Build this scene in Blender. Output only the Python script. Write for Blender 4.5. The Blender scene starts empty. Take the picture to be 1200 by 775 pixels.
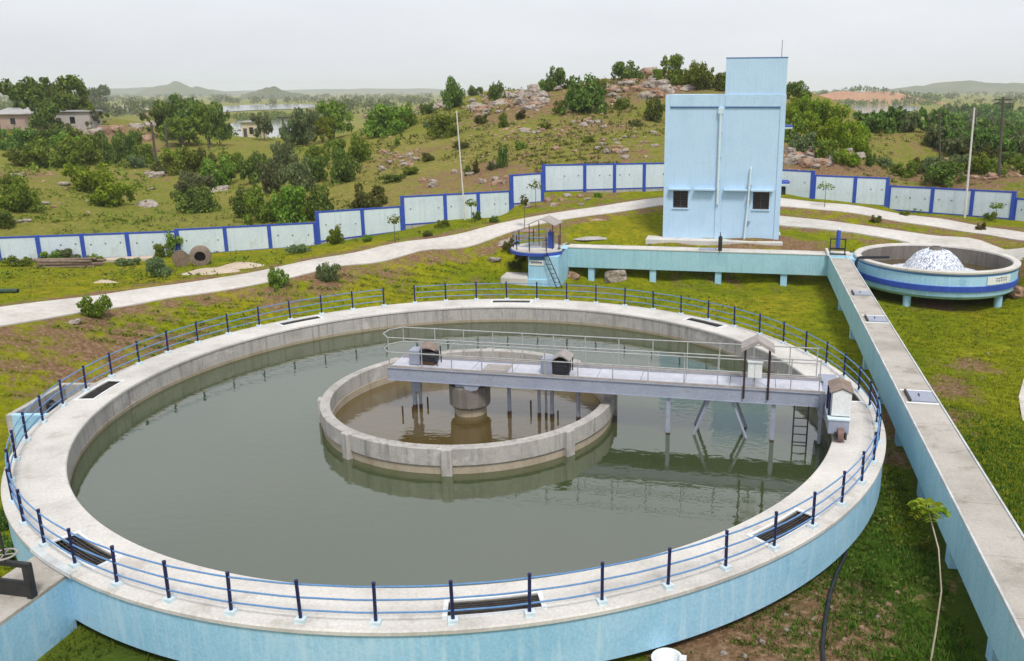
import bpy, bmesh, math, random
import numpy as np
from mathutils import Vector, Matrix, noise
PI = math.pi
R = math.radians
rng = random.Random(7)
nrg = np.random.default_rng(7)
SC = bpy.context.scene
COL = SC.collection

# ------------------------------------------------------------------ camera
# site frame: X to the right along the back channel, Y away from the camera along the long channel, Z up
CAM_Z = 11.8
PITCH, YAW, ROLL = 0.2594, R(10.57), -0.0036
FPX, CX, CY = 1005.4, 678.63, 371.65            # focal length and principal point for a 1200 x 775 frame
cam_d = bpy.data.cameras.new('camera')
cam = bpy.data.objects.new('camera', cam_d); COL.objects.link(cam)
cam.matrix_world = (Matrix.Translation((0, 0, CAM_Z)) @ Matrix.Rotation(YAW, 4, 'Z')
                    @ Matrix.Rotation(PI/2 - PITCH, 4, 'X') @ Matrix.Rotation(ROLL, 4, 'Z'))
cam_d.sensor_fit = 'HORIZONTAL'; cam_d.sensor_width = 36.0
cam_d.lens = FPX/1200*36
cam_d.shift_x = -(CX-600)/1200
cam_d.shift_y = (CY-387.5)/1200
cam_d.clip_start = 0.2; cam_d.clip_end = 30000
SC.camera = cam

# ------------------------------------------------------------------ sky and sun (bright overcast)
SUN_EL, SUN_AZ = R(58), R(150)                   # azimuth clockwise from +Y
world = bpy.data.worlds.new('World'); SC.world = world; world.use_nodes = True
wn, wl = world.node_tree.nodes, world.node_tree.links
wn.clear()
w_out = wn.new('ShaderNodeOutputWorld'); w_bg = wn.new('ShaderNodeBackground')
w_sky = wn.new('ShaderNodeTexSky'); w_sky.sky_type = 'NISHITA'; w_sky.sun_disc = False
w_sky.sun_elevation = SUN_EL; w_sky.sun_rotation = SUN_AZ
w_sky.air_density = 1.0; w_sky.dust_density = 4.0; w_sky.altitude = 200
w_mix = wn.new('ShaderNodeMix'); w_mix.data_type = 'RGBA'; w_mix.inputs[0].default_value = 0.9
w_nz = wn.new('ShaderNodeTexNoise'); w_nz.inputs['Scale'].default_value = 1.6; w_nz.inputs['Detail'].default_value = 5
w_map = wn.new('ShaderNodeMapping'); w_tc = wn.new('ShaderNodeTexCoord'); w_map.inputs['Scale'].default_value = (1, 1, 3.5)
w_rp = wn.new('ShaderNodeValToRGB')
w_rp.color_ramp.elements[0].position = 0.36; w_rp.color_ramp.elements[0].color = (6.2, 6.4, 6.9, 1)
w_rp.color_ramp.elements[1].position = 0.66; w_rp.color_ramp.elements[1].color = (7.55, 7.7, 8.1, 1)
wl.new(w_tc.outputs['Generated'], w_map.inputs['Vector']); wl.new(w_map.outputs[0], w_nz.inputs['Vector'])
wl.new(w_nz.outputs['Fac'], w_rp.inputs[0])
wl.new(w_sky.outputs[0], w_mix.inputs[6]); wl.new(w_rp.outputs[0], w_mix.inputs[7])
wl.new(w_mix.outputs[2], w_bg.inputs['Color']); w_bg.inputs['Strength'].default_value = 0.1
wl.new(w_bg.outputs[0], w_out.inputs['Surface'])
sun_d = bpy.data.lights.new('sun', 'SUN'); sun = bpy.data.objects.new('sun', sun_d); COL.objects.link(sun)
sun_d.energy = 2.2; sun_d.angle = R(12); sun_d.color = (1.0, 0.96, 0.9)
_sd = Vector((math.sin(SUN_AZ)*math.cos(SUN_EL), math.cos(SUN_AZ)*math.cos(SUN_EL), math.sin(SUN_EL)))
sun.rotation_euler = (-_sd).to_track_quat('-Z', 'Y').to_euler()
vs = SC.view_settings
vs.view_transform = 'Standard'; vs.look = 'None'; vs.gamma = 1.0; vs.use_curve_mapping = False
vs.exposure = 0.34
SC.cycles.use_denoising = True
SC.cycles.max_bounces = 6; SC.cycles.volume_bounces = 3

# ------------------------------------------------------------------ helpers: points of the site
_cy, _sy = math.cos(YAW), math.sin(YAW)
_cp, _sp = math.cos(PITCH), math.sin(PITCH)
def ray(px, py):
    x, y = px-CX, -(py-CY)
    c, s = math.cos(ROLL), math.sin(ROLL); x, y = c*x-s*y, s*x+c*y
    d = (x, FPX*_cp+y*_sp, -FPX*_sp+y*_cp)
    return (d[0]*_cy-d[1]*_sy, d[0]*_sy+d[1]*_cy, d[2])
def at_z(px, py, z):
    d = ray(px, py); t = (z-CAM_Z)/d[2]; return (d[0]*t, d[1]*t, z)
def at_d(px, py, dist):
    d = ray(px, py); t = dist/math.hypot(d[0], d[1]); return (d[0]*t, d[1]*t, CAM_Z+d[2]*t)

# ------------------------------------------------------------------ helpers: meshes and objects
class MB:
    def __init__(s): s.v = []; s.f = []; s.sm = []
    def add(s, vs_, fs, smooth=False):
        o = len(s.v); s.v += [tuple(p) for p in vs_]
        for q in fs: s.f.append(tuple(i+o for i in q)); s.sm.append(smooth)
        return s
    def box(s, x0, x1, y0, y1, z0, z1):
        s.add([(x0,y0,z0),(x1,y0,z0),(x1,y1,z0),(x0,y1,z0),(x0,y0,z1),(x1,y0,z1),(x1,y1,z1),(x0,y1,z1)],
              [(0,3,2,1),(4,5,6,7),(0,1,5,4),(1,2,6,5),(2,3,7,6),(3,0,4,7)]); return s
    def prism(s, poly, z0, z1):
        n = len(poly)
        s.add([(x,y,z0) for x,y in poly]+[(x,y,z1) for x,y in poly],
              [tuple(range(n-1,-1,-1)), tuple(range(n,2*n))]+[(i,(i+1)%n,n+(i+1)%n,n+i) for i in range(n)]); return s
    def slab(s, poly3, t):                       # polygon in 3-D extruded by vector t
        n = len(poly3); t = Vector(t)
        s.add([tuple(p) for p in poly3]+[tuple(Vector(p)+t) for p in poly3],
              [tuple(range(n-1,-1,-1)), tuple(range(n,2*n))]+[(i,(i+1)%n,n+(i+1)%n,n+i) for i in range(n)]); return s
    def tube(s, pts, r, n=8, closed=False, r1=None):
        pts = [Vector(p) for p in pts]; m = len(pts); rings = []; vs_ = []
        for i, p in enumerate(pts):
            a = pts[(i-1)%m] if (i > 0 or closed) else p
            b = pts[(i+1)%m] if (i < m-1 or closed) else p
            d = (b-a).normalized()
            up = Vector((0,0,1)) if abs(d.z) < .9 else Vector((1,0,0))
            e1 = d.cross(up).normalized(); e2 = e1.cross(d)
            rr = r if r1 is None else r+(r1-r)*i/max(1,m-1)
            for k in range(n):
                t = 2*PI*k/n; vs_.append(tuple(p+e1*(rr*math.cos(t))+e2*(rr*math.sin(t))))
        fs = []
        for i in range(m if closed else m-1):
            j = (i+1)%m
            for k in range(n): fs.append((i*n+k, j*n+k, j*n+(k+1)%n, i*n+(k+1)%n))
        o = len(s.v); s.add(vs_, fs, True)
        if not closed:
            s.f.append(tuple(o+k for k in range(n))); s.sm.append(False)
            s.f.append(tuple(o+(m-1)*n+k for k in range(n-1,-1,-1))); s.sm.append(False)
        return s
    def lathe(s, prof, n=96, c=(0,0), a0=0, a1=2*PI, smooth=True, closed=True):
        full = abs(a1-a0-2*PI) < 1e-6; m = n if full else n+1; k = len(prof)
        vs_ = []
        for i in range(m):
            a = a0+(a1-a0)*i/n
            for r, z in prof: vs_.append((c[0]+r*math.cos(a), c[1]+r*math.sin(a), z))
        fs = []
        for i in range(n):
            j = (i+1)%m
            for q in range(k if closed else k-1):
                q2 = (q+1)%k; fs.append((i*k+q, j*k+q, j*k+q2, i*k+q2))
        s.add(vs_, fs, smooth)
        if not full and closed:
            o = len(s.v)-len(vs_)
            s.f.append(tuple(o+q for q in range(k))); s.sm.append(False)
            s.f.append(tuple(o+(m-1)*k+q for q in range(k-1,-1,-1))); s.sm.append(False)
        return s
    def mesh(s, name, mat):
        me = bpy.data.meshes.new(name); me.from_pydata(s.v, [], s.f)
        me.polygons.foreach_set('use_smooth', s.sm); me.validate(); me.update()
        bm = bmesh.new(); bm.from_mesh(me); bmesh.ops.recalc_face_normals(bm, faces=bm.faces); bm.to_mesh(me); bm.free()
        if any(s.sm): me.set_sharp_from_angle(angle=R(32))
        if mat: me.materials.append(mat)
        return me
    def build(s, name, mat, parent=None, loc=None, rz=0, bev=0, **kw):
        return put(name, s.mesh(name, mat), parent, loc, rz, bev, **kw)

def put(name, me, parent=None, loc=None, rz=0, bev=0, label=None, cat=None, group=None, kind=None, scale=None, rot=None):
    o = bpy.data.objects.new(name, me); COL.objects.link(o)
    if loc: o.location = loc
    o.rotation_euler = rot if rot else (0, 0, rz)
    if scale: o.scale = scale if hasattr(scale, '__len__') else (scale,)*3
    if parent: o.parent = parent
    if bev:
        m = o.modifiers.new('bevel', 'BEVEL'); m.width = bev; m.segments = 2; m.limit_method = 'ANGLE'; m.angle_limit = R(40)
    if label: o['label'] = label
    if cat: o['category'] = cat
    if group: o['group'] = group
    if kind: o['kind'] = kind
    return o
def thing(name, label, cat, loc=(0,0,0), rz=0, group=None):
    return put(name, None, None, loc, rz, 0, label, cat, group)

# ------------------------------------------------------------------ materials
def new_mat(name):
    m = bpy.data.materials.new(name); m.use_nodes = True
    nt = m.node_tree; b = nt.nodes['Principled BSDF']
    return m, nt.nodes, nt.links, b
def texco(N, L, scale=(1,1,1), obj=True):
    tc = N.new('ShaderNodeTexCoord'); mp = N.new('ShaderNodeMapping'); mp.inputs['Scale'].default_value = scale
    L.new(tc.outputs['Object' if obj else 'Generated'], mp.inputs['Vector']); return mp.outputs[0]
def noise_n(N, L, vec, scale, detail=4, rough=.55):
    n = N.new('ShaderNodeTexNoise'); n.inputs['Scale'].default_value = scale
    n.inputs['Detail'].default_value = detail; n.inputs['Roughness'].default_value = rough
    if vec is not None: L.new(vec, n.inputs['Vector'])
    return n.outputs['Fac']
def ramp(N, L, fac, stops):
    r = N.new('ShaderNodeValToRGB'); e = r.color_ramp.elements
    e[0].position, e[0].color = stops[0][0], (*stops[0][1], 1)
    e[1].position, e[1].color = stops[-1][0], (*stops[-1][1], 1)
    for p, c in stops[1:-1]:
        q = e.new(p); q.color = (*c, 1)
    L.new(fac, r.inputs[0]); return r.outputs[0]
def framp(N, L, fac, a, b, lo=0., hi=1.):
    r = N.new('ShaderNodeMapRange'); r.inputs[1].default_value = a; r.inputs[2].default_value = b
    r.inputs[3].default_value = lo; r.inputs[4].default_value = hi; L.new(fac, r.inputs[0]); return r.outputs[0]
def mixc(N, L, fac, a, b, mode='MIX'):
    m = N.new('ShaderNodeMix'); m.data_type = 'RGBA'; m.blend_type = mode
    if isinstance(fac, (int, float)): m.inputs[0].default_value = fac
    else: L.new(fac, m.inputs[0])
    for i, c in ((6, a), (7, b)):
        if isinstance(c, tuple): m.inputs[i].default_value = (*c, 1)
        else: L.new(c, m.inputs[i])
    return m.outputs[2]
def bump(N, L, b, h, strength, dist):
    bp = N.new('ShaderNodeBump'); bp.inputs['Strength'].default_value = strength; bp.inputs['Distance'].default_value = dist
    L.new(h, bp.inputs['Height']); L.new(bp.outputs[0], b.inputs['Normal'])

def mottled(name, cols, scale=1.2, rough=.85, streak=None, fine=14, bumpd=.01, spec=.3, speck=None):
    """large patches through cols, fine grain, optional vertical streaks of a colour"""
    m, N, L, b = new_mat(name)
    v = texco(N, L)
    n1 = noise_n(N, L, v, scale, 6, .6)
    k = len(cols)
    c = ramp(N, L, n1, [(.28+.44*i/max(1,k-1), cols[i]) for i in range(k)] if k > 1 else [(0, cols[0]), (1, cols[0])])
    n2 = noise_n(N, L, v, fine, 5, .65)
    c = mixc(N, L, .35, c, ramp(N, L, n2, [(.3, (.55,.55,.55)), (.7, (1.25,1.25,1.25))]), 'MULTIPLY')
    if streak:
        v2 = texco(N, L, (3.2, 3.2, .28))
        s1 = noise_n(N, L, v2, 1.5, 5, .7)
        f = framp(N, L, s1, .5, .72, 0, streak[1]); c = mixc(N, L, f, c, streak[0])
    if speck:
        s2 = noise_n(N, L, v, speck[2], 4, .7)
        c = mixc(N, L, framp(N, L, s2, .58, .66, 0, speck[1]), c, speck[0])
    L.new(c, b.inputs['Base Color']); b.inputs['Roughness'].default_value = rough
    b.inputs['Specular IOR Level'].default_value = spec
    if bumpd: bump(N, L, b, n2, .5, bumpd)
    return m
M = {}
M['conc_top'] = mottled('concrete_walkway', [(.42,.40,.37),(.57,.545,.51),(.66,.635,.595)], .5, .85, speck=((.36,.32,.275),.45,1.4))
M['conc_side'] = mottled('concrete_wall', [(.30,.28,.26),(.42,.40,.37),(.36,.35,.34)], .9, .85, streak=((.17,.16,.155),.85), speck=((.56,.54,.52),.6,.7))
M['conc_wet'] = mottled('concrete_stained', [(.30,.25,.18),(.40,.34,.26),(.34,.29,.21)], 1.0, .8, streak=((.22,.18,.11),.6))
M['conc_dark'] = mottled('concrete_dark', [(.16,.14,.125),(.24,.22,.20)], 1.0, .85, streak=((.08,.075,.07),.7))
M['conc_channel'] = mottled('weathered_slab', [(.29,.265,.23),(.42,.39,.35),(.50,.47,.43)], .5, .9, speck=((.24,.21,.17),.6,1.3))
M['road'] = mottled('road_concrete', [(.44,.41,.37),(.54,.51,.47),(.60,.57,.53)], .35, .9, fine=3)
BLUE = [(.27,.52,.70),(.34,.59,.77),(.41,.63,.79)]
M['blue'] = mottled('light_blue_paint', BLUE, .55, .7, streak=((.52,.70,.80),.75), speck=((.17,.40,.60),.55,.8))
M['blue_teal'] = mottled('pale_teal_paint', [(.29,.52,.62),(.34,.58,.67),(.38,.61,.70)], .6, .75, streak=((.24,.42,.50),.6), speck=((.42,.62,.68),.4,.7))
M['blue_house'] = mottled('house_blue_paint', [(.42,.60,.77),(.47,.645,.82),(.50,.67,.84)], .5, .75, streak=((.36,.52,.66),.5), speck=((.38,.55,.68),.4,.5))
M['blue_band'] = mottled('mid_blue_paint', [(.05,.15,.42),(.07,.19,.48)], 1.5, .6)
M['trim'] = mottled('royal_blue_paint', [(.025,.065,.36),(.04,.09,.44)], 1.5, .6, streak=((.08,.14,.45),.4))
M['panel'] = mottled('pale_wall_paint', [(.54,.64,.71),(.60,.69,.75),(.65,.73,.78)], .5, .8, streak=((.42,.50,.54),.5), speck=((.44,.48,.46),.4,.8))
M['navy'] = mottled('navy_paint', [(.012,.014,.06),(.022,.025,.10)], 4, .45, bumpd=0)
M['rail'] = mottled('rail_blue_paint', [(.08,.20,.42),(.14,.29,.52)], 4, .45, bumpd=0)
M['white'] = mottled('white_paint', [(.68,.70,.70),(.78,.79,.78)], 2, .6, bumpd=.003)
M['sky_white'] = mottled('faint_blue_paint', [(.55,.68,.74),(.64,.74,.78)], 2, .6, bumpd=.003)
M['black'] = mottled('dark_iron', [(.018,.018,.02),(.04,.04,.042)], 4, .5, bumpd=.002)
M['steel'] = mottled('grey_steel_paint', [(.27,.30,.38),(.34,.37,.45)], 2.5, .5, speck=((.22,.17,.14),.4,5), bumpd=.002)
M['steel_light'] = mottled('pale_deck_plate', [(.46,.47,.54),(.57,.58,.64)], 2.0, .55, speck=((.42,.40,.42),.4,3), bumpd=.004)
M['galv'] = mottled('galvanised_pipe', [(.30,.31,.31),(.42,.43,.42)], 4, .45, bumpd=0)
M['rust'] = mottled('rusty_steel', [(.05,.03,.022),(.10,.055,.035)], 4, .85, bumpd=.004)
M['cover'] = mottled('weathered_sheet', [(.28,.25,.24),(.40,.37,.35)], 3, .7, bumpd=.004)
M['brownroof'] = mottled('rusty_sheet', [(.17,.125,.10),(.29,.23,.195)], 3, .75, bumpd=.004)
M['tarp'] = mottled('black_tarpaulin', [(.012,.013,.018),(.035,.036,.045)], 5, .4, bumpd=.02)
M['wheel'] = mottled('brown_rubber', [(.16,.09,.08),(.24,.15,.13)], 5, .7, bumpd=.003)
M['maroon'] = mottled('dark_brown_paint', [(.035,.022,.025),(.06,.04,.04)], 5, .6, bumpd=0)
M['glass'] = mottled('dark_window', [(.015,.015,.018),(.03,.028,.03)], 3, .25, bumpd=0, spec=.5)
M['window_bar'] = mottled('brown_window_bars', [(.06,.045,.04),(.09,.07,.06)], 5, .6, bumpd=0)
M['rock'] = mottled('granite', [(.09,.075,.06),(.25,.205,.165),(.42,.37,.33),(.27,.175,.12)], 1.4, .95, fine=3.0, bumpd=.2)
M['rock_red'] = mottled('reddish_granite', [(.15,.08,.045),(.33,.205,.135),(.42,.32,.26)], 1.4, .95, fine=3.0, bumpd=.2)
M['wood'] = mottled('old_timber', [(.16,.11,.08),(.28,.21,.16)], 4, .9, streak=((.10,.07,.05),.6), bumpd=.01)
M['bark'] = mottled('bark', [(.09,.07,.05),(.16,.13,.10)], 5, .95, bumpd=.02)
M['pole_white'] = mottled('whitewashed_pole', [(.55,.52,.48),(.66,.63,.60)], 3, .7, bumpd=0)
M['pole_dark'] = mottled('dark_pole', [(.06,.05,.045),(.12,.10,.085)], 3, .8, bumpd=0)
M['hose'] = mottled('black_hose', [(.012,.014,.018),(.028,.032,.04)], 5, .4, bumpd=0)
M['plaster_far'] = mottled('old_plaster', [(.40,.36,.33),(.52,.49,.46)], .4, .9)
M['brick_far'] = mottled('red_brickwork', [(.36,.25,.21),(.46,.36,.31)], .5, .9)
M['roof_far'] = mottled('grey_sheet_roof', [(.34,.34,.34),(.46,.45,.44)], .5, .8)
M['cream'] = mottled('cream_plaster', [(.56,.48,.34),(.64,.57,.43)], .4, .9)
M['edge'] = mottled('worn_white_edge', [(.36,.35,.33),(.52,.55,.56),(.66,.68,.68)], 1.1, .8, bumpd=.006)
M['grate'] = mottled('rusty_grating', [(.035,.032,.032),(.085,.075,.068)], 4, .7, bumpd=0)
M['pipe_green'] = mottled('dark_green_pipe', [(.03,.06,.045),(.05,.09,.07)], 4, .5, bumpd=0)
M['ink'] = mottled('dark_lettering', [(.03,.03,.08),(.06,.06,.12)], 8, .7, bumpd=0)
M['sand'] = mottled('pale_sand', [(.42,.34,.25),(.54,.46,.37)], 1.5, .95, bumpd=.03)
M['foam'] = None

def leaf_mat(name, c0, c1, c2, trans=.42):
    m, N, L, b = new_mat(name)
    g = N.new('ShaderNodeNewGeometry'); oi = N.new('ShaderNodeObjectInfo')
    c = ramp(N, L, g.outputs['Random Per Island'], [(0, c0), (.55, c1), (1, c2)])
    hs = N.new('ShaderNodeHueSaturation')
    L.new(framp(N, L, oi.outputs['Random'], 0, 1, .47, .525), hs.inputs['Hue'])
    L.new(framp(N, L, oi.outputs['Random'], 0, 1, .75, 1.25), hs.inputs['Value'])
    L.new(c, hs.inputs['Color'])
    N.remove(b); out = N['Material Output']
    d = N.new('ShaderNodeBsdfDiffuse'); t = N.new('ShaderNodeBsdfTranslucent'); mx = N.new('ShaderNodeMixShader')
    L.new(hs.outputs[0], d.inputs['Color']); L.new(hs.outputs[0], t.inputs['Color'])
    mx.inputs[0].default_value = trans
    L.new(d.outputs[0], mx.inputs[1]); L.new(t.outputs[0], mx.inputs[2]); L.new(mx.outputs[0], out.inputs['Surface'])
    return m
M['leaf_dark'] = leaf_mat('dark_green_leaves', (.055,.10,.02), (.13,.20,.04), (.26,.34,.085))
M['leaf_mid'] = leaf_mat('green_leaves', (.075,.13,.016), (.18,.26,.035), (.33,.41,.08))
M['leaf_bright'] = leaf_mat('bright_green_leaves', (.10,.16,.012), (.21,.30,.022), (.36,.45,.055))
M['leaf_grey'] = leaf_mat('grey_green_leaves', (.08,.12,.05), (.16,.21,.085), (.30,.34,.16))
M['leaf_dry'] = leaf_mat('olive_leaves', (.08,.09,.02), (.14,.15,.04), (.20,.19,.06))
M['blade'] = leaf_mat('grass_blades', (.12,.16,.008), (.23,.26,.012), (.40,.40,.05), .3)
M['blade_lush'] = leaf_mat('lush_grass_blades', (.04,.09,.012), (.08,.16,.02), (.15,.23,.035), .3)

# water
def water_mat(name, col, rough, wave_scale, wave_h, ior=1.45):
    m, N, L, b = new_mat(name)
    v = texco(N, L)
    n0 = noise_n(N, L, v, .12, 3)
    c = mixc(N, L, n0, tuple(x*.75 for x in col), tuple(x*1.25 for x in col))
    L.new(c, b.inputs['Base Color']); b.inputs['Roughness'].default_value = rough; b.inputs['IOR'].default_value = ior
    n1 = noise_n(N, L, texco(N, L, (1, 1.6, 1)), wave_scale, 3, .5)
    bump(N, L, b, n1, .6, wave_h)
    return m
M['water'] = water_mat('green_water', (.042,.058,.020), .02, 2.2, .010, 2.5)
M['water_brown'] = water_mat('brown_water', (.085,.060,.018), .02, 3.0, .015, 2.3)
M['water_far'] = water_mat('lake_water', (.20,.20,.19), .10, .3, .03, 2.2)

# ------------------------------------------------------------------ terrain
TX, TY = -9.23, 27.97                             # tank centre
RO, RI, RIM = 14.15, 12.59, 1.30
GZ = -0.22
ROAD_A = [(-60,371,397,46,42),(0,361,382,47,43.5),(100,349,365,48.8,45.8),(200,335,348.5,50.8,48),(300,319.5,334,53,50),(400,300,312,55.5,52.6),(500,281,292,59,56.3),(600,259.5,272,63,60),(700,242.5,251.5,68,65),(775,232,240.5,70.5,67.5),(850,229,238,72,69),(920,233,242,72.5,69.5),(1000,241,250,72,69),(1100,255.5,265,71.5,68.5),(1200,273,283,67,64),(1270,288,299,64,61)]
ROAD_B = [(905,253.5,264,67,64),(950,258,268,66.5,63.5),(1000,264.5,274,66,63),(1050,271,280,66,63),(1100,277.5,286.5,65.5,62.5),(1150,283,294,63.5,60.5),(1200,288,302,61.5,58),(1260,295,313,59,55)]
WALL = [(-60,310,72.8),(0,307,72.8),(105,303,72.8),(207,299,71.8),(262,296,70.7),(315,292,69.7),(370,287,69),(425,278,69),(470,270,69),(520,259.5,69),(560,256,69.5),(598,252,70),(599,240,70),(635,236,71),(637,225,73),(685,222,75),(720,220,76),(775,218,77),(850,220,77),(917,229.5,75),(953,233,75),(1003,238,75),(1040,242,75),(1044,246,75),(1095,250,74),(1140,254,73),(1188,258,72),(1260,267,70)]
ctrl = []
for k in range(16):
    a = 2*PI*k/16
    for r in (14.5, 17.0): ctrl.append((TX+r*math.cos(a), TY+r*math.sin(a), GZ))
ctrl.append((TX, TY, GZ))
for x, y, z in [(10,20,GZ),(10,33,GZ),(20,18,GZ),(21,38,GZ),(-30,8,GZ),(-33,22,-.3),(6,10,GZ),(0,2,GZ),(-16,3,GZ),(26,4,GZ),(30,28,GZ),
                (-9,51.5,GZ),(-3,52,-.12),(3,52,-.15),(6,47,-.25),(11,47.5,-.28),(17,49,-.25),(11.7,52.5,-.3),(-13.5,50.6,-.05),
                (-10,54.6,-.3),(-6,54.6,-.25),(-2,54.6,-.25),(2,54.6,-.25),(5.5,54.4,-.3),(-9,55.7,.1),(-4.5,55.7,.1),(0,55.7,.1),(4,55.7,.1),(-9,56.7,1.5),(-4.5,56.7,1.6),(0,56.7,1.65),(4,56.7,1.55),(-9,57.6,1.6),(-4.5,57.6,1.75),(0,57.6,1.8),(4,57.6,1.75),(8,59.2,.7),(12,59.6,.3),(16.5,58.5,.2),(11.7,57,-.25),(8,55,-.2),(15.5,55,-.25),(-6,62,2.1),(3.5,62,1.9),(-1,66,2.3),
                (-60,20,-1.0),(-70,45,-1.5),(40,50,.3),(45,20,0),(-17,53,.6),(-13.5,55.8,1.3),(-20,48,.5)]: ctrl.append((x,y,z))
for px, y0, y1, d0, d1 in ROAD_A+ROAD_B:
    ctrl.append(at_d(px, y0, d0)); ctrl.append(at_d(px, y1, d1))
for px, py, d in WALL[::1]: ctrl.append(at_d(px, py, d))
for px, py, d in [(-80,262,95),(0,256,95),(100,242,105),(200,242,105),(300,238,98),(-80,205,140),(0,200,140),(100,192,150),(200,192,150),(300,192,140),
                  (-60,150,200),(60,146,200),(150,140,210),(0,158,185),(240,164,220),(340,165,190),(400,166,150),(400,200,110),(450,222,85),
                  (480,138,170),(540,113,170),(600,107,165),(650,104,160),(700,96,155),(780,84,150),(830,86,150),(900,100,150),
                  (600,150,118),(700,150,112),(780,150,108),(600,192,84),(700,184,82),(770,182,82),(850,140,115),
                  (935,125,130),(960,146,115),(920,192,80),(1000,192,84),(1040,203,86),(1100,209,84),(1200,212,80),(1100,192,110),(1200,190,110),
                  (1040,176,180),(1100,165,240),(1010,158,170),(1200,170,220),(1290,205,90),(1290,170,220)]: ctrl.append(at_d(px, py, d))
for a in range(-60, 61, 10):
    for d in (330, 420):
        ctrl.append((d*math.sin(R(a)-YAW), d*math.cos(R(a)-YAW), -8.0))
P = np.array(ctrl)
def _phi(r2): return np.where(r2 > 1e-9, .5*r2*np.log(np.maximum(r2, 1e-9)), 0.)
_sc = 100.0
_Q = P[:, :2]/_sc
_n = len(P)
_A = np.zeros((_n+3, _n+3))
_A[:_n, :_n] = _phi(((_Q[:, None]-_Q[None])**2).sum(2)) + np.eye(_n)*2e-5
_A[:_n, _n:] = np.c_[np.ones(_n), _Q]; _A[_n:, :_n] = _A[:_n, _n:].T
_W = np.linalg.solve(_A, np.r_[P[:, 2], 0, 0, 0])
def smooth(a, b, x): t = np.clip((x-a)/(b-a), 0, 1); return t*t*(3-2*t)
def base_h(x, y):
    x = np.asarray(x, float); y = np.asarray(y, float); sh = x.shape; x = x.ravel(); y = y.ravel()
    z = np.empty_like(x)
    for i in range(0, len(x), 20000):
        q = np.c_[x[i:i+20000], y[i:i+20000]]/_sc
        z[i:i+20000] = _phi(((q[:, None]-_Q[None])**2).sum(2)) @ _W[:_n] + _W[_n] + q @ _W[_n+1:]
    d = np.hypot(x, y); w = smooth(230, 400, d)
    w = np.maximum(w, smooth(25, 70, -y))
    z = np.clip(z, -9, 20)
    return (z*(1-w) + (-8.0)*w).reshape(sh)
# polylines for distance tests
def pline(rows): return np.array([(np.array(at_d(px,a,d0)[:2])+np.array(at_d(px,b,d1)[:2]))/2 for px,a,b,d0,d1 in rows])
RA, RB = pline(ROAD_A), pline(ROAD_B)
WL = np.array([at_d(*w)[:2] for w in WALL])
def dist_pl(x, y, pl):
    x = np.asarray(x, float); y = np.asarray(y, float); best = np.full(x.shape, 1e9)
    for (ax, ay), (bx, by) in zip(pl[:-1], pl[1:]):
        dx, dy = bx-ax, by-ay; t = np.clip(((x-ax)*dx+(y-ay)*dy)/(dx*dx+dy*dy), 0, 1)
        best = np.minimum(best, np.hypot(x-ax-t*dx, y-ay-t*dy))
    return best
def wall_side(x, y):                              # metres beyond the boundary wall
    yw = np.interp(np.asarray(x, float), WL[np.argsort(WL[:,0]),0], WL[np.argsort(WL[:,0]),1])
    return np.asarray(y, float)-yw
def relief(x, y):
    x = np.asarray(x, float); y = np.asarray(y, float)
    ws = wall_side(x, y); d = np.hypot(x, y)
    far = smooth(3, 25, ws)*(1-smooth(250, 380, d))
    nearr = smooth(2.6, 4.5, np.minimum(dist_pl(x, y, RA), dist_pl(x, y, RB)))*smooth(15, 19, np.hypot(x-TX, y-TY))*(1-smooth(-2, 2, ws))
    out = np.zeros(x.shape); xf, yf, of = x.ravel(), y.ravel(), out.ravel()
    ff, nf = far.ravel(), nearr.ravel()
    for i in np.nonzero((ff > .01) | (nf > .01))[0]:
        if d.ravel()[i] > 400 or yf[i] < -5: continue
        a = noise.fractal(Vector((xf[i]*.05, yf[i]*.05, 3.1)), 1.0, 2.1, 5)
        b = noise.fractal(Vector((xf[i]*.35, yf[i]*.35, 9.1)), 1.0, 2.1, 3)
        of[i] = ff[i]*(1.3*a+.18*b) + nf[i]*(.10*b)
    return of.reshape(x.shape)
def axis(lo, hi, step, end0, end1, g):
    a = list(np.arange(lo, hi+.01, step)); s = step
    while a[-1] < end1: s *= g; a.append(a[-1]+s)
    s = step; b = [lo]
    while b[-1] > end0: s *= g; b.append(b[-1]-s)
    return np.array(b[:0:-1]+a)
gx = axis(-46, 26, .55, -6000, 6000, 1.075); gy = axis(12, 76, .55, -150, 7000, 1.06)
GXX, GYY = np.meshgrid(gx, gy)
GH = base_h(GXX, GYY) + relief(GXX, GYY)
def ground(x, y):
    i = np.clip(np.searchsorted(gx, x)-1, 0, len(gx)-2); j = np.clip(np.searchsorted(gy, y)-1, 0, len(gy)-2)
    u = (x-gx[i])/(gx[i+1]-gx[i]); v = (y-gy[j])/(gy[j+1]-gy[j])
    return (GH[j,i]*(1-u)+GH[j,i+1]*u)*(1-v)+(GH[j+1,i]*(1-u)+GH[j+1,i+1]*u)*v
def land(px, py, dmin=8, dmax=900):               # where a sight line meets the ground
    d = ray(px, py); h = math.hypot(d[0], d[1]); ux, uy, s = d[0]/h, d[1]/h, d[2]/h
    t = dmin; st = .5
    while t < dmax:
        if CAM_Z+s*t < ground(ux*t, uy*t): break
        t += st; st = min(st*1.01, 3)
    return (ux*t, uy*t, float(ground(ux*t, uy*t)), t)

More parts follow.
